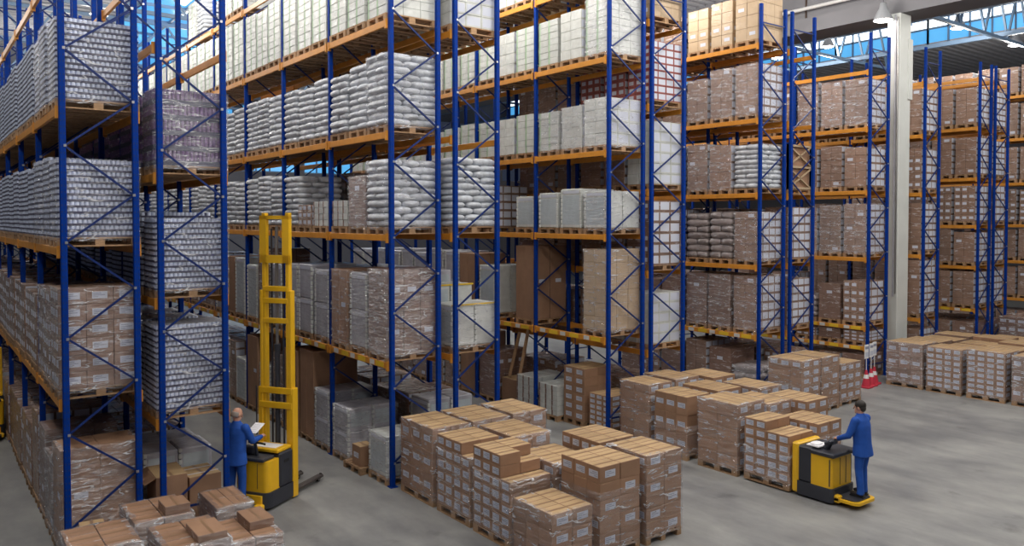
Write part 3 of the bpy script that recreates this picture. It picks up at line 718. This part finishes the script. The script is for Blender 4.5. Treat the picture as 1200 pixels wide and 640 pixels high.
floor_load('tallest many-labelled carton pallet with stepped top, third in aisle row', 7.58, 10.10, .84, 1.05, 1.33, 2, 4, 7, C_, cut=lambda i, j, k: (k >= 5 and j < 1) or (k == 6 and j == 1 and i == 1), laby=False, film=.95, seed=3)
floor_load('lowest carton pallet at the block front, two label columns facing out', 7.48, 8.93, .80, .95, .80, 2, 3, 3, C_, labx=False, film=True, seed=4)
floor_load('tall carton pallet behind the lowest one, layers offset, at the block front', 8.47, 8.96, .88, .93, 1.31, 2, 3, 5, C_, labx=every3, laby=lambda i, k: (i + k) % 2 == 0, film=.9, seed=5)
floor_load('tall carton pallet at the outer front corner, wooden pallet edge sticking out', 9.46, 8.92, .84, .93, 1.32, 2, 3, 6, C_, labx=lambda j, k: j == 0 and k % 2 == 1, laby=lambda i, k: (i + k) % 2 == 1, film=True, seed=6)
floor_load('carton pallet with bare ribbed lid boxes, behind the outer front corner one', 9.41, 9.98, .84, .98, 1.31, 2, 4, 5, C_, film=1.0, seed=7)
floor_load('carton pallet half hidden in the middle of the block', 8.50, 10.08, .82, 1.0, 1.08, 2, 3, 4, C_, film=True, seed=8)
floor_load('carton pallet enclosed in the block middle, one row further back', 8.50, 11.22, .84, 1.1, 1.28, 2, 4, 5, C_, film=True, seed=9)
floor_load('film-topped carton pallet at the back row beside the corner pallet', 8.50, 12.50, .86, 1.18, 1.30, 2, 4, 5, C_, film=True, seed=10)
floor_load('carton pallet at the far back corner with one wide label on its side', 9.42, 12.45, .84, 1.15, 1.32, 2, 3, 4, C_, film=True, seed=11, laby=lambda i, k: i == 1)
D_ = 'carton pallets in the block behind the ride-on pallet truck'
floor_load('brown carton pallet at the far left corner of the middle block', 13.50, 12.68, .80, .92, 1.34, 2, 2, 6, D_, labx=False, film=True, seed=1)
floor_load('three-label-row carton pallet between two plain sided ones in the middle block', 13.50, 11.55, .78, .95, 1.26, 2, 3, 3, D_, laby=lambda i, k: i == 1, film=.6, seed=2)
floor_load('large plain-sided film-wrapped carton pallet left of the truck load', 13.50, 10.22, .92, 1.02, 1.34, 2, 2, 5, D_, labx=False, film=True, seed=3)
floor_load('carton load with label grid carried on the forks of the pallet truck', 13.50, 9.00, .80, 1.05, 1.11, 2, 4, 6, D_, laby=False, cut=lambda i, j, k: k == 5 and j < 2, film=.6, seed=4, z=.03)
k_ = 0
DT = [('carton pallet directly behind the truck load, single label on its end', 14.45, 8.98, 1.05, 4), ('carton pallet two behind the plain-sided film-wrapped one', 14.52, 10.20, 1.22, 5),
      ('carton pallet in the second column behind the three-label-row one', 14.42, 11.45, 1.30, 5), ('carton pallet in the second column at the far rack side', 14.42, 12.68, 1.36, 5),
      ('carton pallet in the third column with two labels on its end', 15.45, 9.88, 1.20, 5), ('carton pallet in the third column, middle row', 15.45, 11.1, 1.28, 5),
      ('carton pallet in the third column at the far rack side', 15.45, 12.40, 1.32, 5)]
for n_, (lb, x, y, h, nz) in enumerate(DT):
    floor_load(lb, x, y, .84, 1.02 if n_ else .9, h, 2, 4, nz, D_, film=True if n_ % 2 else .8, seed=n_)
floor_load('tall carton pallet standing apart near the brown-carton rack, left of two', 18.95, 12.27, .88, 1.05, 1.36, 2, 3, 6, 'carton pallets near the brown-carton rack', labx=lambda j, k: k in (2, 5), film=True, seed=2)
floor_load('tall carton pallet standing apart near the brown-carton rack, right of two', 19.89, 12.27, .88, 1.05, 1.36, 2, 3, 6, 'carton pallets near the brown-carton rack', film=True, seed=5, laby=lambda i, k: (i + k) % 2 == 0)
floor_load('narrow shorter wrapped carton pallet behind the two near the brown-carton rack', 20.95, 12.35, 1.1, .8, 1.05, 3, 2, 4, 'carton pallets near the brown-carton rack', film=True, seed=6)
# right-hand block
E_ = 'carton pallets in the block around the white column'
rows = [(12.02, 1.14, 3, 3, 1.26), (10.88, 1.02, 4, 7, 1.24), (9.68, 1.04, 4, 8, 1.30), (8.42, 1.08, 4, 3, 1.28)]
RN = ['row beside the red cones', 'second row from the red cones', 'third row from the red cones', 'fourth row from the red cones']
CN = ['aisle-side', 'second', 'third', 'fourth', 'fifth']
for c_ in range(5):
    for r_, (y, ly, ny, nz, h) in enumerate(rows):
        if c_ == 4 and r_ == 0: continue
        hh = h + (0 if c_ == 0 else rnd.choice((-.08, -.03, .02)))
        floor_load('%s labelled carton pallet in the %s' % (CN[c_], RN[r_]), 25.0 + c_ * 1.06, y, .95, ly, hh, 2, ny, nz if c_ == 0 else 3, E_, film=True if c_ == 0 else False, seed=r_,
                   labx=True, laby=c_ == 0, m='cartonf' if r_ in (0, 3) else 'carton', mt='cartontop')
floor_load('brown labelled carton pallet alone beyond the column block by the far racks', 34.6, 12.7, 1.0, .95, 1.3, 3, 3, 4, 'carton pallets by the far racks', film=True, seed=2, m='cartond', mt='cartond')
floor_load('brown labelled carton pallet cut off by the right edge near far racks', 35.8, 12.7, 1.0, .95, 1.3, 3, 3, 4, 'carton pallets by the far racks', film=True, seed=3, m='cartond', mt='cartond')
# foreground left block; darker filmed carton paints in the weaker lamplight
N_ = 'wrapped carton pallets in the bottom left foreground'
floor_load('low wrapped carton pallet in front of the leftmost rack post', 1.58, 11.45, .84, 1.0, .86, 2, 3, 4, N_, laby=False, labx=False, m='cartonf', mt='carton', seed=1, film=True)
floor_load('wrapped carton pallet with one loose box on top, before the leftmost rack', 2.50, 12.25, .80, 1.0, .80, 2, 3, 4, N_, laby=False, labx=False, m='cartonf', mt='carton', seed=2, topped=[(.42, .05, .36, .42, .14)])
floor_load('wrapped carton pallet nearest the bottom edge, between the two outer ones', 2.62, 10.98, .84, 1.05, .80, 2, 3, 4, N_, laby=False, labx=False, m='cartonf', mt='carton', seed=3, topped=[(.4, .02, .4, .6, .1)])
floor_load('small wrapped carton pallet behind the standing man, two boxes wide', 3.80, 12.78, .58, .98, .58, 2, 2, 3, N_, laby=False, labx=False, m='cartonf', mt='carton', seed=4)
floor_load('wrapped carton pallet nearest the mast truck with stepped box on top', 3.54, 11.42, .82, 1.0, .52, 2, 3, 3, N_, laby=False, labx=False, m='cartonf', mt='carton', seed=5, topped=[(.42, .3, .38, .6, .13)])
# loads at floor level of the middle rack
floor_load('carton stack with two label columns, on the floor inside the middle rack', 13.6, 14.98, .95, .8, 1.35, 2, 2, 6, 'carton stacks under the middle rack', film=False, laby=False)
floor_load('lower stack of flat cartons beside the middle rack end post', 13.6, 14.08, .95, .72, .80, 2, 3, 6, 'carton stacks under the middle rack', film=False, laby=True)

# single cartons and bits
def carton_thing(name, lab, cat, x, y, z, dx, dy, dz, rz=0, lx_=False, ly_=False, m='carton', mt='cartontop', flaps=False, group=None, straps=False):
    o = obj(name, carton_mesh(dx, dy, dz, lx_, ly_, m, mt), None, (x, y, z), rz); tag(o, lab, cat, group)
    if straps:
        b = MB(); 
        for u in (.25, .7): b.box(-.002, dx + .002, dy * u, dy * u + .02, -.001, dz + .003, 'label')
        obj('strap', b, o)
    if flaps:
        b = MB(); b.bar((0, .01, dz), (-.12, .01, dz + .14), .01, .01, m)
        T = Matrix.Translation((dx / 2, dy, dz)) @ Matrix.Rotation(-.6, 4, 'X'); b.box(-dx / 2, dx / 2, 0, .22, 0, .008, m, T)
        T = Matrix.Translation((0, dy / 2, dz)) @ Matrix.Rotation(-.5, 4, 'Y'); b.box(-.2, 0, -dy / 2, dy / 2, 0, .008, m, T)
        obj('flap', b, o)
    return o
carton_thing('cardboard_box', 'strapped brown box with shipping label under the second rack', 'box', 3.75, 14.12, 0, .55, .7, .88, .05, True, True, m='carton', straps=True)
carton_thing('cardboard_box', 'tall open brown box left of the strapped box', 'box', 3.20, 14.05, 0, .5, .75, 1.0, -.03, m='carton', flaps=True)
carton_thing('cardboard_box', 'small tilted open box behind the wrapped pallets under the leftmost rack', 'box', 2.50, 13.42, 0, .5, .36, .42, .12, flaps=True)
carton_thing('cardboard_box', 'small flat box leaning at the foot of the leftmost rack', 'box', 1.98, 13.45, 0, .35, .4, .6, -.1)
def empty_pallet(lab, x, y, rz, z=0, group=None):
    o = obj('wooden_pallet', cached(('pal', 1.2, .8), lambda: pallet_mesh(1.2, .8)), None, (x, y, z), rz); tag(o, lab, 'pallet', group); return o
empty_pallet('wooden pallet carrying one small box, floor of white-sack rack', 7.35, 14.95, 0)
carton_thing('cardboard_box', 'small brown box alone on a pallet beside white-sack rack post', 'box', 7.40, 15.05, .146, .34, .38, .42, 0, True)
carton_thing('cardboard_box', 'brown box on the floor under the middle rack beside leaning planks', 'box', 13.6, 17.70, 0, .9, .82, .75, 0)
# leaning planks and white items in middle rack floor
for n_, (yy, lb) in enumerate(((18.2, 'wooden plank leaning inside the middle rack, taller of the two'), (18.8, 'wooden plank leaning inside the middle rack, shorter of the two'))):
    b = MB(); b.bar((0, 0, 0.02), (.45, .12, 1.5 - .25 * n_), .10, .03, 'wood'); tag(obj('wooden_plank', b, None, (13.68, yy - .4 if n_ == 0 else yy - .55, .752)), lb, 'plank')

# ------------------------------------------------------------------ red cones with sign boards beside the column block
for n_, (x, y, lb) in enumerate(((23.95, 13.25, 'red cone stand with white sign, nearest the rack post'), (24.33, 13.30, 'middle red cone stand with white sign'), (24.71, 13.40, 'red cone stand next to the carton pallet'))):
    t = thing('cone_stand', lb, 'cone', (x, y, 0), 0, 'red cone stands by the column block')
    b = MB(); b.cbox(-.16, .16, -.16, .16, 0, .06, 'cone', .02); obj('base', b, t)
    b = MB(); b.cyl((0, 0, .06), (0, 0, .30), .13, .085, 'cone', 20); b.cyl((0, 0, .30), (0, 0, .42), .085, .06, 'conew', 20); b.cyl((0, 0, .42), (0, 0, .56), .06, .03, 'cone', 20); obj('cone', b, t)
    b = MB(); b.cyl((0, 0, .5), (0, 0, 1.02), .012, m='conew'); obj('pole', b, t)
    b = MB(); b.cbox(-.11, .11, -.012, .012, .92, 1.36, 'conew', .008); b.box(-.09, .09, -.014, -.012, 1.22, 1.30, 'print'); b.box(-.09, .09, -.014, -.012, .98, 1.12, 'label'); obj('sign_board', b, t)

# ------------------------------------------------------------------ trucks
def wheel(b, c, r, w, ax='x', m='rubber'):
    d = Vector((w / 2, 0, 0)) if ax == 'x' else Vector((0, w / 2, 0)); c = Vector(c)
    b.cyl(c - d, c + d, r, m=m, n=20); b.cyl(c - d * 1.05, c + d * 1.05, r * .5, m='steel', n=14)
def outline(b, pts, z0, z1, m, T=None):
    n = len(pts); vs = [(x, y, z0) for x, y in pts] + [(x, y, z1) for x, y in pts]
    b.add(vs, [(i, (i + 1) % n, n + (i + 1) % n, n + i) for i in range(n)] + [tuple(range(n))[::-1], tuple(range(n, 2 * n))], m, False, T)
def rounded(x0, x1, y0, y1, r, n=5, corners=(1, 1, 1, 1)):
    pts = []
    for q, (cx, cy, a0) in enumerate(((x1 - r, y1 - r, 0), (x0 + r, y1 - r, 90), (x0 + r, y0 + r, 180), (x1 - r, y0 + r, 270))):
        if corners[q]:
            for i in range(n + 1):
                a = math.radians(a0 + 90 * i / n); pts.append((cx + r * math.cos(a), cy + r * math.sin(a)))
        else: pts.append(((x1, x0, x0, x1)[q], (y1, y1, y0, y0)[q]))
    return pts
# mast stacker: local +Y = forks forward, x = width
def stacker(lab, loc, rz, mastH=5.4):
    t = thing('mast_stacker_truck', lab, 'forklift', loc, rz)
    b = MB(); outline(b, rounded(-.39, .39, -.80, -.02, .16, corners=(0, 0, 1, 1)), .06, .34, 'dark'); b.cbox(-.39, .39, -.42, -.02, .34, .98, 'dark', .03)
    b.box(.385, .397, -.30, -.16, .78, .83, 'rubber'); obj('chassis', b, t)
    b = MB(); outline(b, rounded(-.36, .36, -.76, -.40, .10, corners=(0, 0, 1, 1)), .34, .90, 'yellow'); b.box(-.15, -.14, -.765, -.755, .4, .86, 'dark'); b.box(.14, .15, -.765, -.755, .4, .86, 'dark'); obj('motor_cover', b, t)
    b = MB(); b.cbox(-.36, .36, -.45, -.03, .98, 1.05, 'yellow', .02); b.cbox(-.2, .25, -.38, -.12, 1.05, 1.06, 'paper', .003); obj('battery_lid', b, t)
    b = MB(); b.cbox(-.34, .30, -.80, -.46, .90, .96, 'dark', .02); b.cbox(-.30, -.05, -.62, -.50, .96, 1.12, 'dark', .03); obj('console', b, t)
    b = MB(); b.cyl((.02, -.60, .95), (.02, -.66, 1.22), .03, m='dark'); b.cyl((-.1, -.68, 1.22), (.16, -.68, 1.22), .018, m='rubber'); b.cyl((.16, -.68, 1.22), (.2, -.6, 1.18), .018, m='rubber'); obj('tiller', b, t)
    b = MB(); outline(b, rounded(-.28, .28, -1.12, -.80, .1, corners=(0, 0, 1, 1)), .10, .15, 'dark'); b.box(-.28, .28, -.84, -.8, .10, .3, 'yellow')
    b.cbox(.18, .34, -.95, -.80, .06, .16, 'yellow', .02); obj('foot_platform', b, t)
    b = MB(); wheel(b, (0, -.55, .11), .11, .1); obj('wheel', b, t)
    for sx in (-1, 1):
        b = MB(); b.cbox(sx * .345 - .05, sx * .345 + .05, -.02, .14, .03, 2.1, 'yellow', .01); b.box(sx * .345 - sx * .052, sx * .345 - sx * .03, .02, .1, .1, 2.05, 'dark'); obj('mast_rail', b, t)
        b = MB(); b.cbox(sx * .265 - .04, sx * .265 + .04, -.0, .11, 2.0 - 1.7, mastH, 'yellow', .01); obj('inner_mast_rail', b, t)
        if mastH > 4: b = MB(); b.cbox(sx * .325 - .03, sx * .325 + .03, -.01, .12, .3, 3.95, 'yellow', .01); obj('middle_mast_rail', b, t)
        b = MB(); b.cbox(sx * .24 - .07, sx * .24 + .07, .14, 1.12, .07, .12, 'forks', .02); b.cyl((sx * .24, 1.12, .095), (sx * .24, 1.16, .095), .05, .02, 'forks')
        b.cbox(sx * .24 - .06, sx * .24 + .06, .12, .18, .07, .62, 'forks', .01); obj('fork', b, t)
        b = MB(); wheel(b, (sx * .24, 1.0, .05), .045, .08); obj('load_wheel', b, t)
    for z in (1.98, 1.70, .55):
        b = MB(); b.cbox(-.37, .37, -.03, .03, z, z + .12, 'yellow', .01); obj('mast_crossbar', b, t)
    for z in ((3.93, 3.70, 3.32) if mastH > 4 else (1.9,)):
        b = MB(); b.cbox(-.28, .28, -.01, .05, z, z + .10, 'yellow', .01); obj('inner_mast_crossbar', b, t)
    b = MB(); b.box(-.33, .33, -.03, .04, mastH - .95, mastH - .80, 'yellow'); b.box(-.33, -.18, -.03, .05, mastH - .95, mastH - .05, 'yellow'); b.box(.18, .33, -.03, .05, mastH - .95, mastH - .05, 'yellow')
    b.box(-.33, .33, -.03, .05, mastH - .12, mastH - .05, 'yellow'); obj('mast_head_plate', b, t)
    b = MB(); b.cyl((0, .05, .5), (0, .05, mastH - 2.6), .05, m='dark'); b.cyl((0, .05, mastH - 2.6), (0, .05, mastH - .25), .032, m='steel'); b.cyl((0, .05, mastH - 2.62), (0, .05, mastH - 2.5), .065, m='dark'); obj('lift_cylinder', b, t)
    for sx in (-.13, .13):
        b = MB(); b.box(sx - .015, sx + .015, .06, .08, .6, mastH - .3, 'dark'); obj('lift_chain', b, t)
    b = MB(); b.cyl((-.45, 0, 1.15), (-.45, 0, 2.1), .012, m='dark'); obj('hose', b, t)
    return t
TS = Vector((5.53, 14.80, 0)); hdg = math.radians(33 - 90)
st = stacker('yellow stacker truck with raised mast in the aisle beside the man', TS, hdg, 5.42)
st2 = stacker('yellow truck mostly cut off by the left edge, in the far aisle', (1.40, 23.5, 0), 0, 2.2)

# ride-on pallet truck: local +Y towards forks
def rider(lab, loc, rz):
    t = thing('ride_on_pallet_truck', lab, 'forklift', loc, rz)
    b = MB(); b.cbox(-.39, .39, .72, .86, .06, 1.02, 'yellow', .03); b.ell((-.3, .7, .2), (.015,) * 3, 'dark'); b.ell((-.3, .7, .9), (.015,) * 3, 'dark'); obj('front_cover', b, t)
    b = MB(); outline(b, rounded(-.38, .38, .0, .74, .08, corners=(0, 0, 1, 1)), .04, .30, 'dark'); b.cbox(-.37, .37, .44, .74, .30, .98, 'dark', .03); obj('chassis', b, t)
    b = MB(); outline(b, rounded(-.36, .36, .04, .46, .06, corners=(0, 0, 1, 1)), .30, .88, 'yellow')
    for xx in (-.08, .12, .30): b.box(xx, xx + .012, .034, .05, .34, .84, 'dark')
    b.box(-.364, -.355, .07, .09, .34, .84, 'dark'); obj('motor_cover', b, t)
    b = MB(); b.cbox(-.39, .39, -.02, .46, .88, .96, 'dark', .03); b.cbox(.1, .39, -.22, .0, .92, .98, 'dark', .03); obj('console', b, t)
    b = MB(); b.cyl((-.12, .3, .96), (-.12, .2, 1.12), .07, .05, 'dark'); b.cyl((-.28, .14, 1.14), (.10, .14, 1.14), .025, m='dark'); b.cbox(-.2, -.04, .1, .22, 1.08, 1.17, 'dark', .02)
    b.cyl((-.28, .14, 1.14), (-.28, .22, 1.10), .03, m='dark'); obj('tiller', b, t)
    b = MB(); b.cbox(-.3, .05, .34, .6, .99, 1.02, 'paper', .006); b.ell((-.15, .48, 1.03), (.13, .1, .03), 'paper', e=.8); obj('paper_sheets', b, t)
    b = MB(); outline(b, rounded(-.32, .34, -.46, .02, .12, corners=(0, 0, 1, 1)), .10, .15, 'yellow'); outline(b, rounded(-.26, .28, -.40, .0, .1, corners=(0, 0, 1, 1)), .15, .165, 'dark')
    b.cbox(-.32, -.2, -.1, .04, .06, .2, 'yellow', .02); obj('foot_platform', b, t)
    b = MB(); wheel(b, (0, .25, .11), .11, .1); obj('wheel', b, t)
    for sx in (-1, 1):
        b = MB(); b.cbox(sx * .2 - .07, sx * .2 + .07, .84, 1.95, .05, .10, 'forks', .01); obj('fork', b, t)
    return t
TR = Vector((13.90, 8.10, 0))
rider('yellow and charcoal ride-on pallet truck under the man on the open floor', TR, 0)

# ------------------------------------------------------------------ people (local: facing +Y)
def remesh(b, name, vox, smooth=2):
    me = b.mesh(name + '_src'); o = bpy.data.objects.new('tmp', me); COL.objects.link(o)
    md = o.modifiers.new('r', 'REMESH'); md.mode = 'VOXEL'; md.voxel_size = vox; md.use_smooth_shade = True
    sm = o.modifiers.new('s', 'SMOOTH'); sm.factor = .5; sm.iterations = smooth
    dg = bpy.context.evaluated_depsgraph_get(); r = bpy.data.meshes.new_from_object(o.evaluated_get(dg)); r.name = name
    bpy.data.objects.remove(o); return r
def person(lab, loc, rz, arms, lean=0., hair='haird', bald=False, head_yaw=0., head_pitch=0., feet=((-.11, 0), (.11, .06)), paper=False, Hs=1.):
    sh = [Vector((-.19, -.0 + lean * .9, 1.43)), Vector((.19, lean * .9, 1.43))]
    hipc = Vector((0, 0, .93)); neck = Vector((0, lean, 1.50)); head = Vector((0, lean * 1.1 + .02, 1.635))
    b = MB()
    b.loft([(0, 0, .86, .15, .10), (0, lean * .3, 1.05, .13, .09), (0, lean * .7, 1.28, .16, .10), (0, lean * .95, 1.42, .16, .08), (0, lean, 1.47, .07, .06)], 'skin')
    b.cap((0, lean, 1.44), head - Vector((0, .02, .06)), .058, .055, 'skin')
    HT = Matrix.Translation(head) @ Euler((head_pitch, 0, head_yaw)).to_matrix().to_4x4()
    b.ell((0, -.01, .02), (.076, .095, .105), 'skin', 20, 14, HT); b.ell((0, .035, -.055), (.055, .055, .058), 'skin', 16, 10, HT)   # skull, jaw
    b.ell((0, .085, -.092), (.022, .018, .018), 'skin', 12, 8, HT)                # chin
    b.cap((0, .09, .015), (0, .112, -.02), .009, .014, 'skin', HT, 10)            # nose
    b.ell((0, .083, .03), (.05, .016, .01), 'skin', 12, 8, HT)                    # brow
    b.ell((0, .087, -.055), (.026, .014, .01), 'skin', 12, 8, HT)
    for sx in (-1, 1): b.ell((sx * .078, -.005, -.005), (.012, .022, .034), 'skin', 10, 8, HT)
    hip = [Vector((-.09, 0, .90)), Vector((.09, 0, .90))]; ank = []; kn = []
    for q in (0, 1):
        a = Vector((feet[q][0], feet[q][1] - .03, .09)); k = (hip[q] + a) / 2 + Vector((0, .035, .03)); ank.append(a); kn.append(k)
        b.cap(hip[q], k, .075, .05, 'skin'); b.cap(k, a, .048, .034, 'skin')
    hands = []
    for q in (0, 1):
        el, wr, hd = [Vector(v) for v in arms[q]]
        b.cap(sh[q], el, .05, .038, 'skin'); b.cap(el, wr, .036, .026, 'skin')
        d = (hd - wr).normalized(); side = d.cross(Vector((0, 0, 1))).normalized() if abs(d.z) < .95 else Vector((1, 0, 0)); nrm = side.cross(d).normalized()
        palm = wr + d * .085
        b.cap(wr, palm, .026, .03, 'skin'); b.cap(wr + d * .03 + side * .02, palm + side * .024, .02, .017, 'skin'); b.cap(wr + d * .03 - side * .02, palm - side * .024, .02, .017, 'skin')
        for f, (u, ln) in enumerate(((-.033, .066), (-.011, .078), (.011, .074), (.033, .056))):
            p0 = palm + side * u; p1 = p0 + d * ln * .5 - nrm * .012; p2 = p1 + d * ln * .25 - nrm * ln * .42
            b.cap(p0, p1, .010, .009, 'skin', n=8); b.cap(p1, p2, .009, .008, 'skin', n=8)
        sg = 1 if q == 0 else -1
        p0 = wr + d * .03 + side * .024 * sg; p1 = p0 + d * .035 + side * .03 * sg - nrm * .01; p2 = p1 + d * .03 - nrm * .012
        b.cap(p0, p1, .012, .010, 'skin', n=8); b.cap(p1, p2, .010, .009, 'skin', n=8)
    body = obj('person', remesh(b, 'person', .0065), None, loc, rz); tag(body, lab, 'person')
    body.data.materials.clear(); body.data.materials.append(M['skin'])
    # jacket
    b = MB()
    b.loft([(0, -.005, .76, .215, .155), (0, 0, .82, .21, .155), (0, lean * .2, .98, .185, .14), (0, lean * .5, 1.15, .19, .14), (0, lean * .8, 1.32, .205, .14), (0, lean * .95, 1.42, .19, .115), (0, lean, 1.48, .11, .085), (0, lean, 1.51, .075, .072)], 'cloth', 28)
    for q in (0, 1):
        el, wr, hd = [Vector(v) for v in arms[q]]
        b.cap(sh[q] + Vector((0, 0, -.01)), el, .078, .06, 'cloth'); b.cap(el, wr - (wr - el).normalized() * .0, .06, .043, 'cloth')
    b.cyl((0, lean, 1.47), (0, lean + .005, 1.535), .078, .07, 'cloth', 20)
    j = remesh(b, 'jacket', .011); j.materials.clear(); j.materials.append(M['cloth']); obj('jacket', j, body)
    b = MB(); b.loft([(0, 0, .74, .16, .12), (0, 0, .86, .175, .13), (0, 0, .98, .165, .12)], 'cloth')
    for q in (0, 1):
        b.cap(hip[q] + Vector((0, 0, -.02)), kn[q], .102, .075, 'cloth'); b.cap(kn[q], ank[q] + Vector((0, 0, .0)), .074, .062, 'cloth')
        b.cyl(ank[q] + Vector((0, 0, .06)), ank[q] + Vector((0, .005, -.035)), .063, .075, 'cloth')
    j = remesh(b, 'trousers', .011); j.materials.clear(); j.materials.append(M['cloth']); obj('trousers', j, body)
    for q in (0, 1):
        s = MB(); a = ank[q]
        s.ell((a.x, a.y + .07, .045), (.046, .14, .045), 'shoe', 18, 10, None, .75); s.ell((a.x, a.y + .0, .07), (.042, .07, .055), 'shoe'); s.cbox(a.x - .045, a.x + .045, a.y - .07, a.y + .2, 0, .02, 'rubber', .008)
        obj('shoe', s, body)
    s = MB()
    if bald:
        for k in range(24):
            a = PI * (.08 + k / 23 * .84); s.ell((-.079 * math.cos(a), -.012 - .096 * math.sin(a), .0), (.014, .014, .048), hair, 8, 8, HT)
    else:
        s.ell((0, -.022, .045), (.086, .102, .095), hair, 20, 14, HT); s.ell((0, -.06, -.01), (.075, .055, .07), hair, 16, 10, HT)
        for sx in (-1, 1): s.ell((sx * .072, .01, .01), (.012, .02, .04), hair, 10, 8, HT)
    obj('hair', s, body)
    s = MB()
    for sx in (-1, 1): s.ell((sx * .03, .083, .008), (.012, .008, .006), 'eye', 10, 6, HT)
    obj('eyes', s, body)
    s = MB(); s.ell((0, .099, -.055), (.022, .006, .006), 'lips', 10, 6, HT); obj('mouth', s, body)
    return body
# right man: on the platform, both hands on the tiller
person('man in blue workwear with dark hair riding the pallet truck across open floor', (14.05, 7.82, .166), 0.0,
       ((Vector((-.27, .13, 1.14)), Vector((-.24, .34, 1.04)), Vector((-.22, .42, 1.02))), (Vector((.24, .16, 1.13)), Vector((.10, .36, 1.04)), Vector((.04, .42, 1.01)))), lean=.05, hair='haird', head_pitch=-.12, head_yaw=.15)
# left man: behind the stacker
f_ = Vector((math.cos(math.radians(33)), math.sin(math.radians(33)), 0))
mp = TS - f_ * 1.02 + Vector((-f_.y, f_.x, 0)) * .12
pl = person('man in blue workwear with grey thinning hair reading a sheet at the stacker truck', (mp.x, mp.y, .15), hdg,
       ((Vector((-.25, .10, 1.14)), Vector((-.03, .30, 1.23)), Vector((.05, .34, 1.27))), (Vector((.26, .14, 1.16)), Vector((.24, .40, 1.17)), Vector((.22, .50, 1.18)))), lean=.03, hair='hairg', bald=True, head_pitch=-.35, head_yaw=-.35)
ps = MB(); T = Matrix.Translation((0, 0, 0)) @ Matrix.Rotation(.45, 4, 'X'); ps.box(-.105, .105, -.14, .14, 0, .002, 'paper', T)
for q in range(5): ps.box(-.08, .06, -.1 + q * .045, -.094 + q * .045, .002, .0024, 'grey', T)
R_ = Matrix.Rotation(hdg, 4, 'Z'); pp = Vector((mp.x, mp.y, .15)) + (R_ @ Vector((.15, .38, 1.33)))
tag(obj('paper_sheet', ps, None, pp, hdg), 'white sheet of paper held by the grey-haired man', 'paper')

# ------------------------------------------------------------------ lamps
def lamp_obj():
    b = MB(); n = 24; pr = [(.03, .62), (.10, .60), (.13, .42), (.20, .30), (.30, .08), (.32, 0)]
    vs = []; 
    for r, z in pr:
        for i in range(n): a = 2 * PI * i / n; vs.append((r * math.cos(a), r * math.sin(a), z))
    b.add(vs, [(k * n + i, k * n + (i + 1) % n, (k + 1) * n + (i + 1) % n, (k + 1) * n + i) for k in range(len(pr) - 1) for i in range(n)], mat('lamp_housing', (.45, .47, .5), .4, metal=.5), True)
    return b.mesh('lamp_shade')
LG = mat('lamp_glow', (1, 1, 1), .5, emit=(1, .95, .86), estr=18)
def lamp(x, y, z, ztop, lab, W, i):
    t = thing('high_bay_lamp', lab, 'lamp', (x, y, z), 0, 'high bay lamps under the roof')
    obj('lamp_shade', cached('lampshade', lamp_obj), t)
    g = cached('lampglow', lambda: (lambda b: (b.ell((0, 0, .02), (.29, .29, .08), LG), b.mesh('lamp_bulb'))[1])(MB())); obj('lamp_bulb', g, t)
    b = MB(); b.cyl((0, 0, .6), (0, 0, ztop - z), .012, m='dark', n=6); obj('suspension_rod', b, t)
    ld = bpy.data.lights.new('lamp_light', 'POINT'); ld.shadow_soft_size = .5; ld.energy = W; ld.color = (1, .95, .87)
    lo = bpy.data.objects.new('lamp_light', ld); COL.objects.link(lo); lo.parent = t; lo.location = (0, 0, -.55)
LW = 540
n_ = 0
VIS = [(42.76, 16.33, 13.7, 'bell lamp glowing at the top right corner'), (38.27, 16.99, 14.0, 'bell lamp under the truss right of the white column'),
       (27.1, 14.53, 12.2, 'lamp beside the top of the white column'), (38.0, 23.3, 14.2, 'lamp glowing between racks left of the white column')]
for x, y, z, lb in VIS: lamp(x, y, z, 14.6 if x < 28 else 16.6, lb, LW * (.01 if z < 13 else .8), n_)
AX = [-1.0, 5.9, 11.8, 17.8, 23.7]
for ix, x in enumerate(AX):
    for iy, y in enumerate((-3, 3.5, 10, 17, 25, 34, 44)):
        lamp(x, y, 13.1, 14.6, 'high bay lamp above the %s aisle, %s from the camera end' % (ORD[ix], ORD[iy]), LW * (.6 if y < 2 else 1. if y < 12 else .85), n_)
for ix, x in enumerate((31.7, 37.6)):
    for iy, y in enumerate((2, 9, 26)):
        lamp(x, y, 14.0, 16.6, 'high bay lamp above the %s aisle beyond the column, %s from the camera end' % (ORD[ix], ORD[iy]), LW, n_)

# world and camera
wd = bpy.data.worlds.new('World'); S.world = wd; wd.use_nodes = True
bg = wd.node_tree.nodes['Background']; bg.inputs[0].default_value = (.50, .62, 1.0, 1); bg.inputs[1].default_value = .05
cd = bpy.data.cameras.new('Camera'); cam = bpy.data.objects.new('Camera', cd); COL.objects.link(cam); S.camera = cam
cam.location = (0, 0, 5.3); cam.rotation_euler = (math.radians(90 - 1.5), 0, math.radians(-37.03))
cd.sensor_width = 36; cd.lens = 936 / 1200 * 36; cd.shift_y = -38.5 / 1200; cd.clip_end = 300
S.view_settings.view_transform = 'Standard'; S.view_settings.look = 'None'; S.view_settings.gamma = 1; S.view_settings.use_curve_mapping = False
S.view_settings.exposure = -0.08
S.cycles.use_denoising = True
S.cycles.transparent_max_bounces = 16; S.cycles.max_bounces = 6; S.cycles.sample_clamp_indirect = 5
